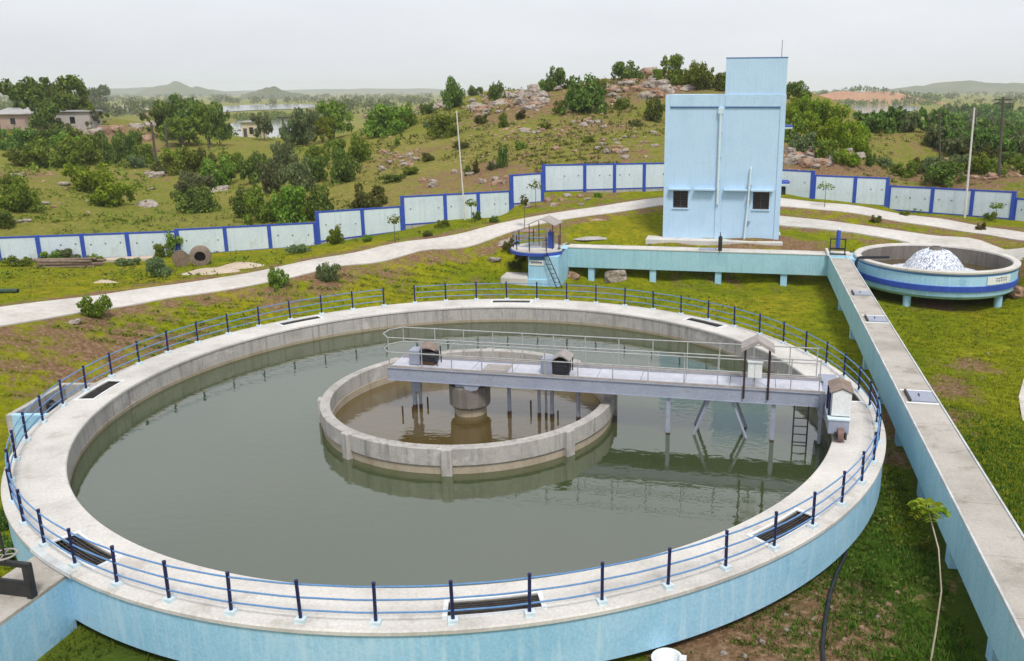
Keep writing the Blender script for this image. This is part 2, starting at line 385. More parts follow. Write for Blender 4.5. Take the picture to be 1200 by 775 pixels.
def soil_blob():
    out = []
    for px, py, rad, amt in [(120,425,7,.85),(40,400,5,.45),(230,395,4,.4),(380,336,2.2,1),(450,318,2,.8),(320,345,2,.9),(560,345,3,.5),
            (930,300,2.6,1),(860,287,2.2,1),(800,286,2,.8),(1035,500,2.0,1.2),(1030,470,1.6,1.2),(1050,540,1.6,1),(950,735,1.6,1),(870,760,2.5,1.2),(985,700,1.4,.9),(1020,740,1.2,.9),(960,765,1.6,1.2),
            (1110,460,2.2,1.0),(1140,430,1.6,1.0),(1095,360,2.0,1.0),(1120,500,1.4,.8),(700,340,3,.5),(830,332,4,.5),(650,280,1.6,.9),(560,250,2,.5),(1090,690,1.2,.5),(30,300,5,.3),(700,228,4,.7),(640,240,3,.8),(945,288,2.2,1.2),(915,284,2.2,1.2),(885,283,1.5,1.1),(1000,300,2,.6),
            (620,125,14,.95),(700,115,14,.85),(770,100,14,.95),(700,150,9,.75),(480,185,7,.8),(560,206,7,.9),(520,212,7,.8),(600,215,5,1),(730,185,6,.7),(960,188,8,1.1),(1000,192,7,1),(1090,206,7,.9),(1150,206,8,1.1),(1195,202,8,1),
            (130,155,14,.9),(90,160,12,.8),(185,205,7,.7),(20,205,8,.8),(170,175,10,.7),(650,160,8,.6)]:
        out.append((*land(px, py)[:2], rad, amt))
    return out
SOIL = soil_blob()
RDG = np.minimum(dist_pl(GXX, GYY, RA), dist_pl(GXX, GYY, RB))
def road_dist(x, y): return RDG[min(max(int(np.searchsorted(gy, y)), 0), len(gy)-1), min(max(int(np.searchsorted(gx, x)), 0), len(gx)-1)]
ZC = np.zeros((*GXX.shape, 4)); ZC[..., 3] = 1
for x, y, r, a in SOIL: ZC[..., 0] = np.maximum(ZC[..., 0], a*np.exp(-((GXX-x)**2+(GYY-y)**2)/(r*r)))
ZC[..., 0] = np.maximum(ZC[..., 0], .75*np.exp(-(np.maximum(0, np.minimum(dist_pl(GXX,GYY,RA), dist_pl(GXX,GYY,RB))-2.2)/.8)**2))
_ws = wall_side(GXX, GYY)
ZC[..., 2] = smooth(0, 4, _ws)                                                     # beyond the wall
ZC[..., 1] = np.exp(-((GXX-7)/6.0)**2-((GYY-20)/12.0)**2) + .9*np.exp(-((GXX-3)/7)**2-((GYY-16)/7)**2) + 1.2*np.exp(-((GXX+12)/3.5)**2-((GYY-14)/3.0)**2)     # lush grass; the last blob paints in shade between outlet channel and tank
ZC[..., 0] = np.maximum(ZC[..., 0], np.clip(_ws/40, 0, 1)*.5*(GXX > -22)*(np.hypot(GXX, GYY) < 200))
ZC = np.clip(ZC, 0, 1)
nx, ny = len(gx), len(gy)
idx = np.arange(nx*ny).reshape(ny, nx)
quads = np.stack([idx[:-1,:-1], idx[:-1,1:], idx[1:,1:], idx[1:,:-1]], -1).reshape(-1, 4)
me = bpy.data.meshes.new('ground')
me.from_pydata(np.c_[GXX.ravel(), GYY.ravel(), GH.ravel()], [], quads.tolist())
me.polygons.foreach_set('use_smooth', np.ones(len(quads), bool))
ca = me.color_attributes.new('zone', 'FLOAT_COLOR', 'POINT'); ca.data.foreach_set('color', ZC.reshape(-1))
def ground_mat():
    m, N, L, b = new_mat('grass_and_soil')
    v = texco(N, L)
    at = N.new('ShaderNodeAttribute'); at.attribute_name = 'zone'
    sp = N.new('ShaderNodeSeparateColor'); L.new(at.outputs['Color'], sp.inputs[0])
    nb = noise_n(N, L, v, .16, 5, .6); nm = noise_n(N, L, v, .9, 5, .65); nf = noise_n(N, L, v, 6, 4, .7); nff = noise_n(N, L, v, .035, 4, .55)
    grass = ramp(N, L, nb, [(.3, (.16,.21,.006)), (.48, (.25,.27,.008)), (.62, (.33,.29,.016)), (.75, (.20,.25,.007))])
    grass = mixc(N, L, framp(N, L, nm, .42, .68, 0, .6), grass, (.10,.14,.008))
    ng = noise_n(N, L, v, 2.6, 6, .75); grass = mixc(N, L, framp(N, L, ng, .45, .62, 0, .55), grass, (.07,.10,.008)); grass = mixc(N, L, framp(N, L, ng, .40, .30, 0, .6), grass, (.36,.34,.04))
    lush = mixc(N, L, nm, (.05,.085,.014), (.10,.15,.02))  # lush grass colour, also the painted shade beside the outlet channel
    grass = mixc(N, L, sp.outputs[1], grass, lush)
    hill = ramp(N, L, nm, [(.3, (.12,.14,.014)), (.5, (.23,.22,.035)), (.7, (.32,.25,.09))])
    hill2 = ramp(N, L, nff, [(.38, (.15,.20,.02)), (.62, (.29,.24,.08))])
    hill = mixc(N, L, .5, hill, hill2)
    hill = mixc(N, L, framp(N, L, ng, .48, .62, 0, .6), hill, (.10,.115,.025)); hill = mixc(N, L, framp(N, L, ng, .38, .28, 0, .5), hill, (.33,.27,.13))
    g = mixc(N, L, sp.outputs[2], grass, hill)
    soil = ramp(N, L, nf, [(.3, (.15,.085,.045)), (.55, (.25,.155,.09)), (.75, (.36,.26,.18))])
    add = N.new('ShaderNodeMath'); add.operation = 'ADD'; L.new(sp.outputs[0], add.inputs[0])
    nmx = N.new('ShaderNodeMath'); nmx.operation = 'ADD'
    L.new(framp(N, L, nm, .3, .75, -.55, .55), nmx.inputs[0]); L.new(framp(N, L, nf, .3, .7, -.25, .25), nmx.inputs[1])
    L.new(nmx.outputs[0], add.inputs[1])
    f = framp(N, L, add.outputs[0], .40, .82, 0, 1)
    c = mixc(N, L, f, g, soil)
    c = mixc(N, L, .5, c, ramp(N, L, nf, [(.25, (.6,.6,.6)), (.75, (1.3,1.3,1.3))]), 'MULTIPLY')
    L.new(c, b.inputs['Base Color']); b.inputs['Roughness'].default_value = 1; b.inputs['Specular IOR Level'].default_value = .05
    bump(N, L, b, ng, 1.0, .22)
    return m
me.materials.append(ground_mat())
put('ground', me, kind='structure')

# ------------------------------------------------------------------ roads (concrete strips that follow the ground)
def road(name, rows, lift=.07, step=1.0):
    Lp = np.array([at_d(px, a, d0)[:2] for px, a, b, d0, d1 in rows]); Rp = np.array([at_d(px, b, d1)[:2] for px, a, b, d0, d1 in rows])
    s = np.r_[0, np.cumsum(np.hypot(*np.diff((Lp+Rp)/2, axis=0).T))]
    ss = np.arange(0, s[-1], step)
    def cr(pl):                                   # smooth the polyline
        out = np.c_[np.interp(ss, s, pl[:,0]), np.interp(ss, s, pl[:,1])]
        for _ in range(6): out[1:-1] = (out[:-2]+2*out[1:-1]+out[2:])/4
        return out
    A, B = cr(Lp), cr(Rp); vs_, fs = [], []; k = 7
    for i in range(len(ss)):
        for j in range(k):
            t = j/(k-1); w = (noise.noise((ss[i]*.35, j*9.0, 2.0))*.12) if j in (0, k-1) else 0
            p = A[i]*(1-t)+B[i]*t+(A[i]-B[i])/np.linalg.norm(A[i]-B[i])*w
            z = ground(p[0], p[1]) + (lift if 0 < j < k-1 else lift-.01)
            vs_.append((p[0], p[1], z))
        for p in (A[i], B[i]): vs_.append((p[0], p[1], ground(p[0], p[1])-.15))
    q = k+2
    for i in range(len(ss)-1):
        for j in range(k-1): fs.append((i*q+j, i*q+j+1, (i+1)*q+j+1, (i+1)*q+j))
        fs.append((i*q+k, i*q, (i+1)*q, (i+1)*q+k)); fs.append((i*q+k-1, i*q+k+1, (i+1)*q+k+1, (i+1)*q+k-1))
    mb = MB().add(vs_, fs, True)
    mb.build(name, M['road'], kind='structure')
road('road', ROAD_A); road('service_road', ROAD_B, .1)
pp = [(14.2,42,0),(12.6,38.5,0),(11.4,35.2,0),(10.75,32.5,0),(10.65,30.2,0),(11.0,28,0)]
mb = MB(); vs_, fs = [], []
for i, (x, y, _) in enumerate(pp):
    for dx in (0, 1.4): vs_.append((x+dx, y, float(ground(x+dx, y))+.05))
    if i: fs.append((2*i-2, 2*i-1, 2*i+1, 2*i))
MB().add(vs_, fs, True).build('path', M['road'], kind='structure')

# ------------------------------------------------------------------ the clarifier tank
tank = thing('clarifier_tank', 'large round light blue concrete tank with grey walkway rim', 'tank', (TX, TY, 0))
GR = [-170.5, -114.7, -70.3, -37.4, 9.5, 54.0, 98.5, 143.7]       # launder openings, degrees
GHW, GR0, GR1 = 4.1, 13.20, 13.74
angs = sorted(set([round(-180+k*1.5, 3) for k in range(240)] + [round(g+s*GHW, 3) for g in GR for s in (-1, 1)]))
rads = [12.59, 12.62, 12.95, 13.20, 13.74, 14.13, 14.17]
zr = [1.27, 1.30, 1.30, 1.30, 1.30, 1.30, 1.27]
mb = MB(); na, nr = len(angs), len(rads)
vs_ = [(r*math.cos(R(a)), r*math.sin(R(a)), z) for a in angs for r, z in zip(rads, zr)]
fs = []
for i in range(na):
    j = (i+1)%na; am = angs[i]+((angs[j]-angs[i])%360)/2
    hole = any(abs((am-g+180)%360-180) < GHW for g in GR)
    for k in range(nr-1):
        if hole and k == 3: continue
        fs.append((i*nr+k, i*nr+k+1, j*nr+k+1, j*nr+k))
mb.add(vs_, fs, True)
mb.lathe([(14.17,1.27),(14.17,1.19),(14.10,1.19)], 240, closed=False)
mb.lathe([(12.59,1.27),(12.59,1.20),(12.66,1.20)], 240, closed=False)
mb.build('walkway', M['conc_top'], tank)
MB().lathe([(14.12,1.2),(14.12,0.02),(13.75,0.0),(13.75,.1),(14.0,.15),(14.0,1.2)], 240).build('outer_wall', M['blue'], tank)
MB().lathe([(13.2,.12),(13.2,-.6),(13.0,-.6),(13.0,.12)], 160).build('shell', M['conc_dark'], tank)
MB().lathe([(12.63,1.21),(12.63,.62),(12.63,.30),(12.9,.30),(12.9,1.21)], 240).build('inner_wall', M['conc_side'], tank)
MB().lathe([(12.61,.60),(12.615,.58),(12.61,-.8),(12.9,-.8),(12.9,.60)], 240).build('waterline_band', M['conc_wet'], tank)
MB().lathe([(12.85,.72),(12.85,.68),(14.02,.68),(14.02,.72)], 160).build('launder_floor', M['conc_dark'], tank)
for g in GR:
    fr = put('launder_opening', None, tank, (0,0,0), R(g))
    for e in (-1, 1):
        a = R(GHW)*e
        MB().lathe([(GR0-.09,1.30),(GR1+.09,1.30),(GR1+.09,1.335),(GR0-.09,1.335)], 1, a0=a-(.007 if e > 0 else -0.0)*0-.0, a1=a+e*.0075, smooth=False).build('end_frame', M['white'], fr)
    for r0, r1 in ((GR0-.06, GR0), (GR1, GR1+.07)):
        MB().lathe([(r0,1.295),(r1,1.295),(r1,1.333),(r0,1.333)], 8, a0=-R(GHW), a1=R(GHW), smooth=False).build('frame', M['white'], fr)
        rr = GR0 if r1 == GR0 else GR1
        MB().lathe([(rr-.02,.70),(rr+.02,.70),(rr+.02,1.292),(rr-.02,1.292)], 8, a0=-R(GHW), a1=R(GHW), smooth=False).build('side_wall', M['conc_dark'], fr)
    for k in range(7):
        r = GR0+.035+(GR1-GR0-.07)*k/6
        MB().lathe([(r-.012,1.235),(r+.012,1.235),(r+.012,1.275),(r-.012,1.275)], 8, a0=-R(GHW), a1=R(GHW), smooth=False).build('grating_bar', M['grate'], fr)
    for k in range(9):
        a = R(-GHW+.25+(2*GHW-.5)*k/8)
        mb = MB().box(GR0+.01, GR1-.01, -.012, .012, 1.215, 1.234)
        mb.build('cross_bar', M['grate'], fr, rz=a)
# flocculator ring wall with its piers
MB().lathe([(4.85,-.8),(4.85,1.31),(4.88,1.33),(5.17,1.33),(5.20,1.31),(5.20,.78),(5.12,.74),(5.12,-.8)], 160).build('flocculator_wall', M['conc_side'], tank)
MB().lathe([(4.835,-.5),(4.835,.78),(4.86,.80),(4.86,-.5)], 120).build('inner_stain', M['conc_wet'], tank)
MB().lathe([(5.10,-.5),(5.145,-.5),(5.145,.70),(5.10,.72)], 120).build('outer_stain', M['conc_wet'], tank)
for k in range(8):
    a = -120.8+45*k if k else -120.8
    MB().box(5.0, 5.31, -.17, .17, .36, 1.335).build('pier', M['conc_side'], tank, rz=R([-120.8,-80.3,-35.5,8.7,53,98,143,-161][k]), bev=.03)
# centre column
MB().lathe([(0,.80),(.66,.80),(.74,.90),(.74,1.60),(.70,1.63),(0,1.63)], 14, smooth=False, closed=False).build('column_head', M['conc_dark'], tank)
MB().lathe([(0,-.8),(.58,-.8),(.58,.82),(0,.82)], 40, closed=False).build('column', M['conc_wet'], tank)
# water
MB().add(*[([(TX+r*math.cos(2*PI*i/160), TY+r*math.sin(2*PI*i/160), .48) for i in range(160) for r in (4.95, 12.75)],
            [(2*i, 2*i+1, (2*i+3)%320, (2*i+2)%320) for i in range(160)])][0]).build('water', M['water'], kind='structure')
MB().add([(TX+4.9*math.cos(2*PI*i/96), TY+4.9*math.sin(2*PI*i/96), .52) for i in range(96)], [tuple(range(96))]).build('brown_water', M['water_brown'], kind='structure')

# railing on the rim: 56 posts, one bay open at the back
rl = thing('tank_railing', 'navy posts with three light blue rails round the tank rim', 'railing', (TX, TY, RIM))
NP = 56; PH0 = 119.0; RP = 13.93
post_me = MB().tube([(0,0,.08),(0,0,.93)], .038, 8).tube([(0,0,.93),(0,0,.96)], .043, 8).mesh('post', M['navy'])
blk_me = MB().box(-.10,.10,-.10,.10,0,.09).mesh('base_block', M['sky_white'])
for k in range(NP):
    a = R(PH0-360/NP*k); jit = rng.uniform(-.012, .012)
    p = put('post', post_me, rl, (RP*math.cos(a), RP*math.sin(a), 0), a, rot=(rng.uniform(-.02,.02), rng.uniform(-.02,.02), a))
    put('base_block', blk_me, p)
for h in (.27, .56, .86):
    pts = []
    for i in range(0, (NP-1)*4+1):
        a = R(PH0-360/NP*i/4); sag = .008*math.sin(i*1.7)
        pts.append((RP*math.cos(a)-.0, RP*math.sin(a), h+sag*.5))
    MB().tube(pts, .020, 6).build('rail', M['rail'], rl)

# ------------------------------------------------------------------ rotating bridge
BA = R(-.58)
br = thing('scraper_bridge', 'grey steel bridge with pale deck spanning from tank centre to rim', 'bridge', (TX, TY, 0), BA)
X0, X1, YB, ZD = -2.8, 12.2, .68, 2.25
npl = 10
for k in range(npl):
    a, b_ = X0+(X1-X0)*k/npl, X0+(X1-X0)*(k+1)/npl
    MB().box(a+.008, b_-.008, -YB+.07, YB-.07, ZD-.05, ZD-.012+.004*(k%2)).build('deck_plate', M['steel_light'], br)
for s in (-1, 1):
    y = s*YB
    mb = MB().box(X0, X1+.1, y-.02, y+.02, 1.82, ZD)
    mb.box(X0-.01, X1+.11, y-(.08 if s > 0 else .06), y+(.06 if s > 0 else .08), ZD, ZD+.02)
    mb.box(X0-.01, X1+.11, y-(.08 if s > 0 else .06), y+(.06 if s > 0 else .08), 1.80, 1.82)
    mb.build('side_beam', M['steel'], br)
    MB().box(X0+.02, X1+.05, y-.03-.012*s, y+.03-.012*s, ZD+.021, ZD+.09).build('kick_plate', M['cover'], br)
MB().box(X0-.02, X0+.02, -YB+.021, YB-.021, 1.83, ZD-.06).build('end_beam', M['steel'], br)
for k in range(7):
    x = X0+.9+k*2.1; MB().box(x-.04, x+.04, -YB+.03, YB-.03, 1.90, 2.17).build('cross_beam', M['steel'], br)
fx = [-2.72,-1.5,-.4,.7,1.8,2.95,4.1,5.3,6.5,7.7,8.8,9.95,11.15,12.05]
for s in (-1, 1):
    y = s*(YB+.005)
    for x in fx: MB().tube([(x, y, ZD+.02), (x, y, ZD+1.12)], .02, 6).build('railing_post', M['galv'], br)
    for h in (.58, 1.12): MB().tube([(X0+.05, y, ZD+h), (12.1, y, ZD+h)], .022, 6).build('handrail', M['galv'], br)
for h in (.58, 1.12): MB().tube([(X0+.06,-YB,ZD+h),(X0-.28,-.25,ZD+h),(X0-.28,.25,ZD+h),(X0+.06,YB,ZD+h)], .022, 6).build('end_rail', M['galv'], br)
# turntable over the centre column
MB().lathe([(0,1.64),(.50,1.64),(.50,1.74),(.36,1.80),(0,1.80)], 24, closed=False).build('turntable', M['steel'], br)
MB().prism([(-.32,-.62),(.32,-.62),(.32,.62),(-.32,.62)], 1.645, 1.79).build('turntable_base', M['steel'], br)
MB().slab([(-.05,-.70,1.80),(.62,-.70,1.80),(.5,-.70,1.62),(.28,-.70,1.56),(.06,-.70,1.62)], (0,.06,0)).build('bracket', M['steel'], br)
# two drive units on the deck
def drive(x, y, big):
    d = put('drive_unit', None, br, (x, y, ZD))
    d['label'] = 'motor with black cover under a small sheet roof' if big else 'motor wrapped in black sheet beside its grey gearbox'
    MB().box(-.42,-.02,-.28,.22,0,.55).build('gearbox', M['steel'], d, bev=.03)
    MB().lathe([(0,-.05),(.23,-.05),(.25,0),(.25,.45),(.22,.5),(0,.5)], 20, closed=False).build('motor', M['tarp'], d).matrix_local = Matrix.Translation((.06,-.02,.30)) @ Matrix.Rotation(PI/2,4,'Y')
    if big:
        MB().box(.02,.56,-.26,.24,.03,.52).build('cover_box', M['tarp'], d, bev=.04)
        MB().slab([(-.02,-.34,.52),(.30,-.34,.72),(.62,-.34,.52),(.62,-.34,.56),(.30,-.34,.76),(-.02,-.34,.56)], (0,.78,0)).build('small_roof', M['cover'], d)
        for s in (-.28,.36): MB().tube([(.58,s,0),(.58,s,.53)], .02, 6).build('roof_leg', M['black'], d)
    else:
        MB().slab([(.0,-.26,.60),(.30,-.30,.66),(.62,-.22,.52),(.62,-.22,.54),(.30,-.30,.685),(.0,-.26,.625)], (-.05,.45,.10)).build('small_roof', M['brownroof'], d)
        MB().tube([(.62,-.22,0),(.60,-.22,.62)], .02, 6).build('roof_leg', M['black'], d)
        MB().tube([(.62,.22,0),(.60,.22,.62)], .02, 6).build('roof_leg', M['black'], d)
        MB().box(.02,.5,-.2,.2,0,.2).build('motor_base', M['rust'], d)
drive(-1.75, .05, False); drive(3.15, -.12, True)
MB().box(.6,1.5,-.35,.35,ZD-.005,ZD+.012).build('deck_hatch', M['cover'], br)
# hanging shafts of the paddles inside the ring
def shaft(x, y, z0, z1, r, low, nm='paddle_shaft'):
    s = MB().tube([(x,y,z0),(x,y,z1)], r, 8).build(nm, M['steel'], br)
    MB().tube([(x,y,z0-.5),(x,y,z0+.01)], r*1.15, 8).build('rusty_end', M['rust'], s)
    if low: MB().box(x-.12,x+.12,y-.05,y+.05,1.62,1.80).build('bracket', M['steel'], s)
for x, y, r in [(-2.12,0,.085),(-1.92,.05,.06),(1.46,0,.07),(2.56,0,.06),(2.80,.05,.045),(3.03,0,.07),(4.0,-.1,.07)]: shaft(x, y, .66, 1.82, r, r > .06)
MB().box(-2.2,-1.85,-.08,.08,1.2,1.8).build('paddle_frame', M['steel'], br)
for x, y, t in [(-2.3,-.75,.85),(-1.75,.3,.85),(2.15,.4,.95),(3.25,-.05,.80),(-2.02,-.5,.75)]:
    MB().tube([(x,y,-.2),(x,y,t)], .03, 6).build('paddle_stub', M['rust'], br)
# scraper supports in the outer tank
for x in (7.2, 10.65):
    s = MB().box(x-.07,x+.07,-.66,-.62,-.4,1.80).box(x-.02,x+.02,-.62,-.52,-.4,1.80).build('scraper_hanger', M['steel'], br)
    MB().box(x-.075,x+.075,-.67,-.51,.3,.52).build('rusty_end', M['rust'], s)
for y in (-.55, .45):
    MB().tube([(8.55,y,1.80),(8.02,y,.35)], .055, 6).build('scraper_arm', M['steel'], br)
    MB().tube([(9.28,y,1.80),(9.86,y,.35)], .055, 6).build('scraper_arm', M['steel'], br)
for x in (8.02, 9.86): MB().tube([(x,-.55,.40),(x,.45,.40)], .04, 6).build('scraper_tie', M['cover'], br)
MB().box(8.5,9.35,-.6,.5,1.74,1.80).build('scraper_plate', M['steel'], br)
# boarding ladder under the bridge
ld = put('ladder', None, br)
for x in (11.31, 11.76): MB().tube([(x,-.72,1.82),(x+.0,-.76,-.6)], .028, 6).build('ladder_rail', M['black'], ld)
for k in range(9): MB().tube([(11.31,-.72-.002*k,1.66-.28*k),(11.76,-.72-.002*k,1.66-.28*k)], .02, 6).build('rung', M['black'], ld)
# control panel under its little gable roof
cp = put('control_panel', None, br, (0,0,0))
for x in (9.66, 10.44):
    MB().tube([(x,-.76,1.95),(x,-.76,3.68)], .035, 4).build('canopy_post', M['maroon'], cp)
    MB().tube([(x,-.30,2.26),(x,-.30,3.68)], .03, 4).build('canopy_post', M['maroon'], cp)
MB().slab([(9.52,-.95,3.60),(10.05,-.95,3.90),(10.58,-.95,3.60),(10.58,-.95,3.72),(10.05,-.95,4.02),(9.52,-.95,3.72)], (0,.78,0)).build('canopy_roof', M['cover'], cp)
MB().box(9.76,10.22,-.72,-.5,2.66,3.2).build('panel_box', M['white'], cp, bev=.02)
MB().box(9.98,9.995,-.726,-.718,2.68,3.18).build('door_gap', M['cover'], cp)
MB().box(9.74,10.24,-.76,-.48,3.2,3.24).build('panel_lid', M['white'], cp)
MB().tube([(9.99,-.62,2.26),(9.99,-.62,2.66)], .03, 6).build('panel_leg', M['galv'], cp)
# end carriage on the rim
ec = put('end_carriage', None, br, (0,0,0))
MB().box(12.25,12.87,-2.25,2.25,1.52,1.98).build('carriage_beam', M['steel'], ec, bev=.02)
MB().box(12.22,12.9,-2.28,-1.2,1.98,2.03).build('cover_plate', M['sky_white'], ec)
MB().box(12.33,12.90,-2.1,-1.25,2.06,2.80).slab([(12.33,-2.1,2.80),(12.90,-2.1,2.80),(12.615,-2.1,2.92)], (0,.85,0)).build('motor_housing', M['white'], ec, bev=.012)
MB().box(12.36,12.88,-2.05,-1.2,2.03,2.06).build('housing_foot', M['black'], ec)
MB().slab([(12.26,-2.13,2.80),(12.615,-2.13,2.945),(12.97,-2.13,2.80),(12.97,-2.13,2.825),(12.615,-2.13,2.975),(12.26,-2.13,2.825)], (0,1.1,0)).build('housing_roof', M['brownroof'], ec)
MB().box(12.24,12.30,-2.0,-1.9,1.98,2.78).box(12.24,12.30,-1.4,-1.3,1.98,2.78).build('housing_post', M['navy'], ec)
for y in (-2.05, 2.05):
    w = MB().lathe([(0,-.09),(.20,-.09),(.22,-.07),(.22,.07),(.20,.09),(0,.09)], 28, closed=False).build('wheel', M['wheel'], ec)
    w.matrix_local = Matrix.Translation((12.62,y*1.1,1.525)) @ Matrix.Rotation(PI/2,4,'Y')
    MB().box(12.44,12.50,y*1.1-.16,y*1.1+.16,1.42,1.6).box(12.74,12.80,y*1.1-.16,y*1.1+.16,1.42,1.6).build('wheel_fork', M['black'], ec)
MB().box(12.08,12.24,-.72,.72,1.45,2.2).build('end_plate', M['steel'], ec)
MB().box(12.1,12.2,-.75,-.66,.55,2.24).build('scum_post', M['steel'], ec)

# ------------------------------------------------------------------ channels
DX0, DX1, DT, DB = 5.62, 6.80, 1.80, .48
ch = thing('supply_channel', 'long raised light blue concrete channel with grey slab top', 'channel', (0,0,0))
MB().box(DX0, DX1, 3.0, 54.4, DB, DT-.07).build('channel_wall', M['blue_teal'], ch)
k = 0; y = 3.0
while y < 53.6:
    y2 = min(y+2.4+.5*((k*37)%5)/5, 53.6)
    if not (28.0 < y+1 < 29.5): pass
    MB().box(DX0+.05, DX1-.05, y+.006, y2-.006, DT-.069, DT-.02+.006*((k*13)%4)/4).build('cover_slab', M['conc_channel'], ch)
    y = y2; k += 1
for x in (DX0-.012, DX1-.04): MB().box(x, x+.052, 3.0, 54.38, DT-.068, DT+.012).build('edge_strip', M['edge'], ch)
for y0, wdt in ((28.7, 1.0), (38.9, .9), (44.0, .8)):
    h = MB().box(DX0+.22, DX1-.12, y0-wdt/2, y0+wdt/2, DT-.014, DT+.05).build('hatch_cover', M['steel'], ch, bev=.01)
    MB().tube([(6.2,y0-.08,DT+.05),(6.2,y0-.08,DT+.11),(6.2,y0+.08,DT+.11),(6.2,y0+.08,DT+.05)], .015, 5).build('handle', M['black'], h)
    MB().box(DX0+.20, DX0+.26, y0-wdt/2-.02, y0+wdt/2+.02, DT-.01, DT+.09).build('hinge', M['black'], h)
for y0 in (wd for s in (28.7, 38.9) for wd in (s-.62, s+.62)): MB().box(DX0+.07, DX1-.07, y0-.05, y0+.05, DT-.012, DT+.02).build('hatch_kerb', M['white'], ch)
for y in (8.5, 13.3, 17.4, 21.4, 25.3, 29.4, 33.6, 38, 43, 48.5):
    MB().box(DX0+.12, DX0+.46, y-.2, y+.2, GZ-.4, DB).build('pier', M['blue'], ch); MB().box(DX1-.46, DX1-.12, y-.2, y+.2, GZ-.4, DB).build('pier', M['blue'], ch)
MB().box(DX0-.05, DX1+.15, 54.4, 55.66, DB, DT-.02).build('junction_box', M['blue_teal'], ch)
MB().box(DX0-.10, DX0+.02, 54.2, 55.6, DT-.019, DT+.22).build('junction_kerb', M['white'], ch)
MB().box(DX0+.03, DX1+.2, 54.45, 55.7, DT-.019, DT+.03).build('junction_slab', M['conc_top'], ch)
sg = thing('sluice_gate', 'blue sluice gate spindle in a black frame on the channel junction', 'sluice gate', (6.15, 54.55, DT+.03))
for x in (-.46, .44): MB().box(x-.035, x+.035, -.04, .04, 0, .98).build('frame_post', M['black'], sg)
MB().box(-.50, .48, -.045, .045, .93, 1.0).build('frame_bar', M['black'], sg)
MB().box(-.424, .404, -.03, .03, .30, .42).build('frame_bar', M['black'], sg)
MB().box(-.55, .52, -.12, .12, 0, .05).build('base_plate', M['black'], sg)
MB().lathe([(0,.45),(.13,.45),(.13,1.42),(.10,1.52),(0,1.54)], 16, closed=False).build('spindle_cover', M['trim'], sg)
MB().lathe([(0,1.5),(.09,1.52),(.09,1.60),(0,1.64)], 12, closed=False).build('spindle_cap', M['white'], sg)
# back channel
bc = thing('back_channel', 'raised pale teal concrete channel between mixing tank and junction', 'channel', (0,0,0))
MB().box(-10.95, DX0-.06, 54.45, 55.62, DB, DT-.04).build('channel_wall', M['blue_teal'], bc)
x = -10.95; k = 0
while x < DX0-.2:
    x2 = min(x+2.6, DX0-.12); MB().box(x+.006, x2-.006, 54.42, 55.64, DT-.039, DT+.01+.004*(k%3)).build('cover_slab', M['conc_top'], bc); x = x2; k += 1
for x in (-9.36, -5.3, -1.1, 3.0):
    for y in (54.55, 55.2): MB().box(x-.2, x+.2, y, y+.3, -.7, DB).build('pier', M['blue'], bc)
MB().tube([(-1.05,54.35,DT),(-1.05,54.35,DT+1.25)], .03, 6).build('valve_stem', M['black'], bc)
MB().lathe([(0,0),(.13,0),(.13,.85),(.08,.95),(0,.95)], 12, closed=False).build('valve_post', M['black'], bc, loc=(-1.05,54.75,DT+.011))
MB().box(-2.4,-1.3,54.7,55.4,DT+.016,DT+.06).build('hatch_cover', M['steel'], bc)
# outlet channel at the near left
oc = thing('outlet_channel', 'light blue outlet channel with slab top joining the tank', 'channel', (0,0,0))
def tank_y(x): return TY-math.sqrt(max(0, 14.10**2-(x-TX)**2))
xs_ = [-16.02+(1.37)*i/8 for i in range(9)]
poly = [(-16.02, 3.0), (-14.65, 3.0)]+[(x, tank_y(x)) for x in xs_[::-1]]
MB().prism(poly, -.45, 1.10).build('channel_wall', M['blue'], oc)
MB().prism([(-16.05, 3.0), (-14.63, 3.0)]+[(x, tank_y(x)-.02) for x in xs_[::-1]], 1.101, 1.18).build('cover_slab', M['conc_channel'], oc)
for s0, s1 in ((-.16, .0),):
    a0 = math.atan2(tank_y(-15.9)-TY, -15.9-TX); a1 = math.atan2(tank_y(-14.75)-TY, -14.75-TX)
    MB().lathe([(14.02,1.302),(14.19,1.19),(14.21,1.22),(14.19,1.30),(14.04,1.335)], 10, c=(TX,TY), a0=R(-119.5), a1=R(-111.5)).build('joint_kerb', M['edge'], oc)
gt = thing('channel_gate', 'black iron sluice gate with handwheel on the outlet channel', 'sluice gate', (-15.33, 14.0, 1.18))
for x in (-.62, .62): MB().box(x-.06, x+.06, -.08, .08, 0, .78).build('frame_post', M['black'], gt)
MB().box(-.7, .7, -.05, .05, .73, .83).build('frame_bar', M['black'], gt)
MB().box(-.559, .559, -.03, .03, -.02, .38).build('gate_leaf', M['black'], gt)
MB().tube([(.1,0,.83),(.1,0,1.5)], .025, 6).build('stem', M['black'], gt)
wh = MB().tube([(.1+.24*math.cos(2*PI*i/24), .24*math.sin(2*PI*i/24), .98) for i in range(24)], .022, 6, closed=True).build('handwheel', M['cover'], gt)
for k in range(4): a = k*PI/2+.4; MB().tube([(.1,0,.98),(.1+.24*math.cos(a),.24*math.sin(a),.98)], .014, 5).build('spoke', M['cover'], wh)
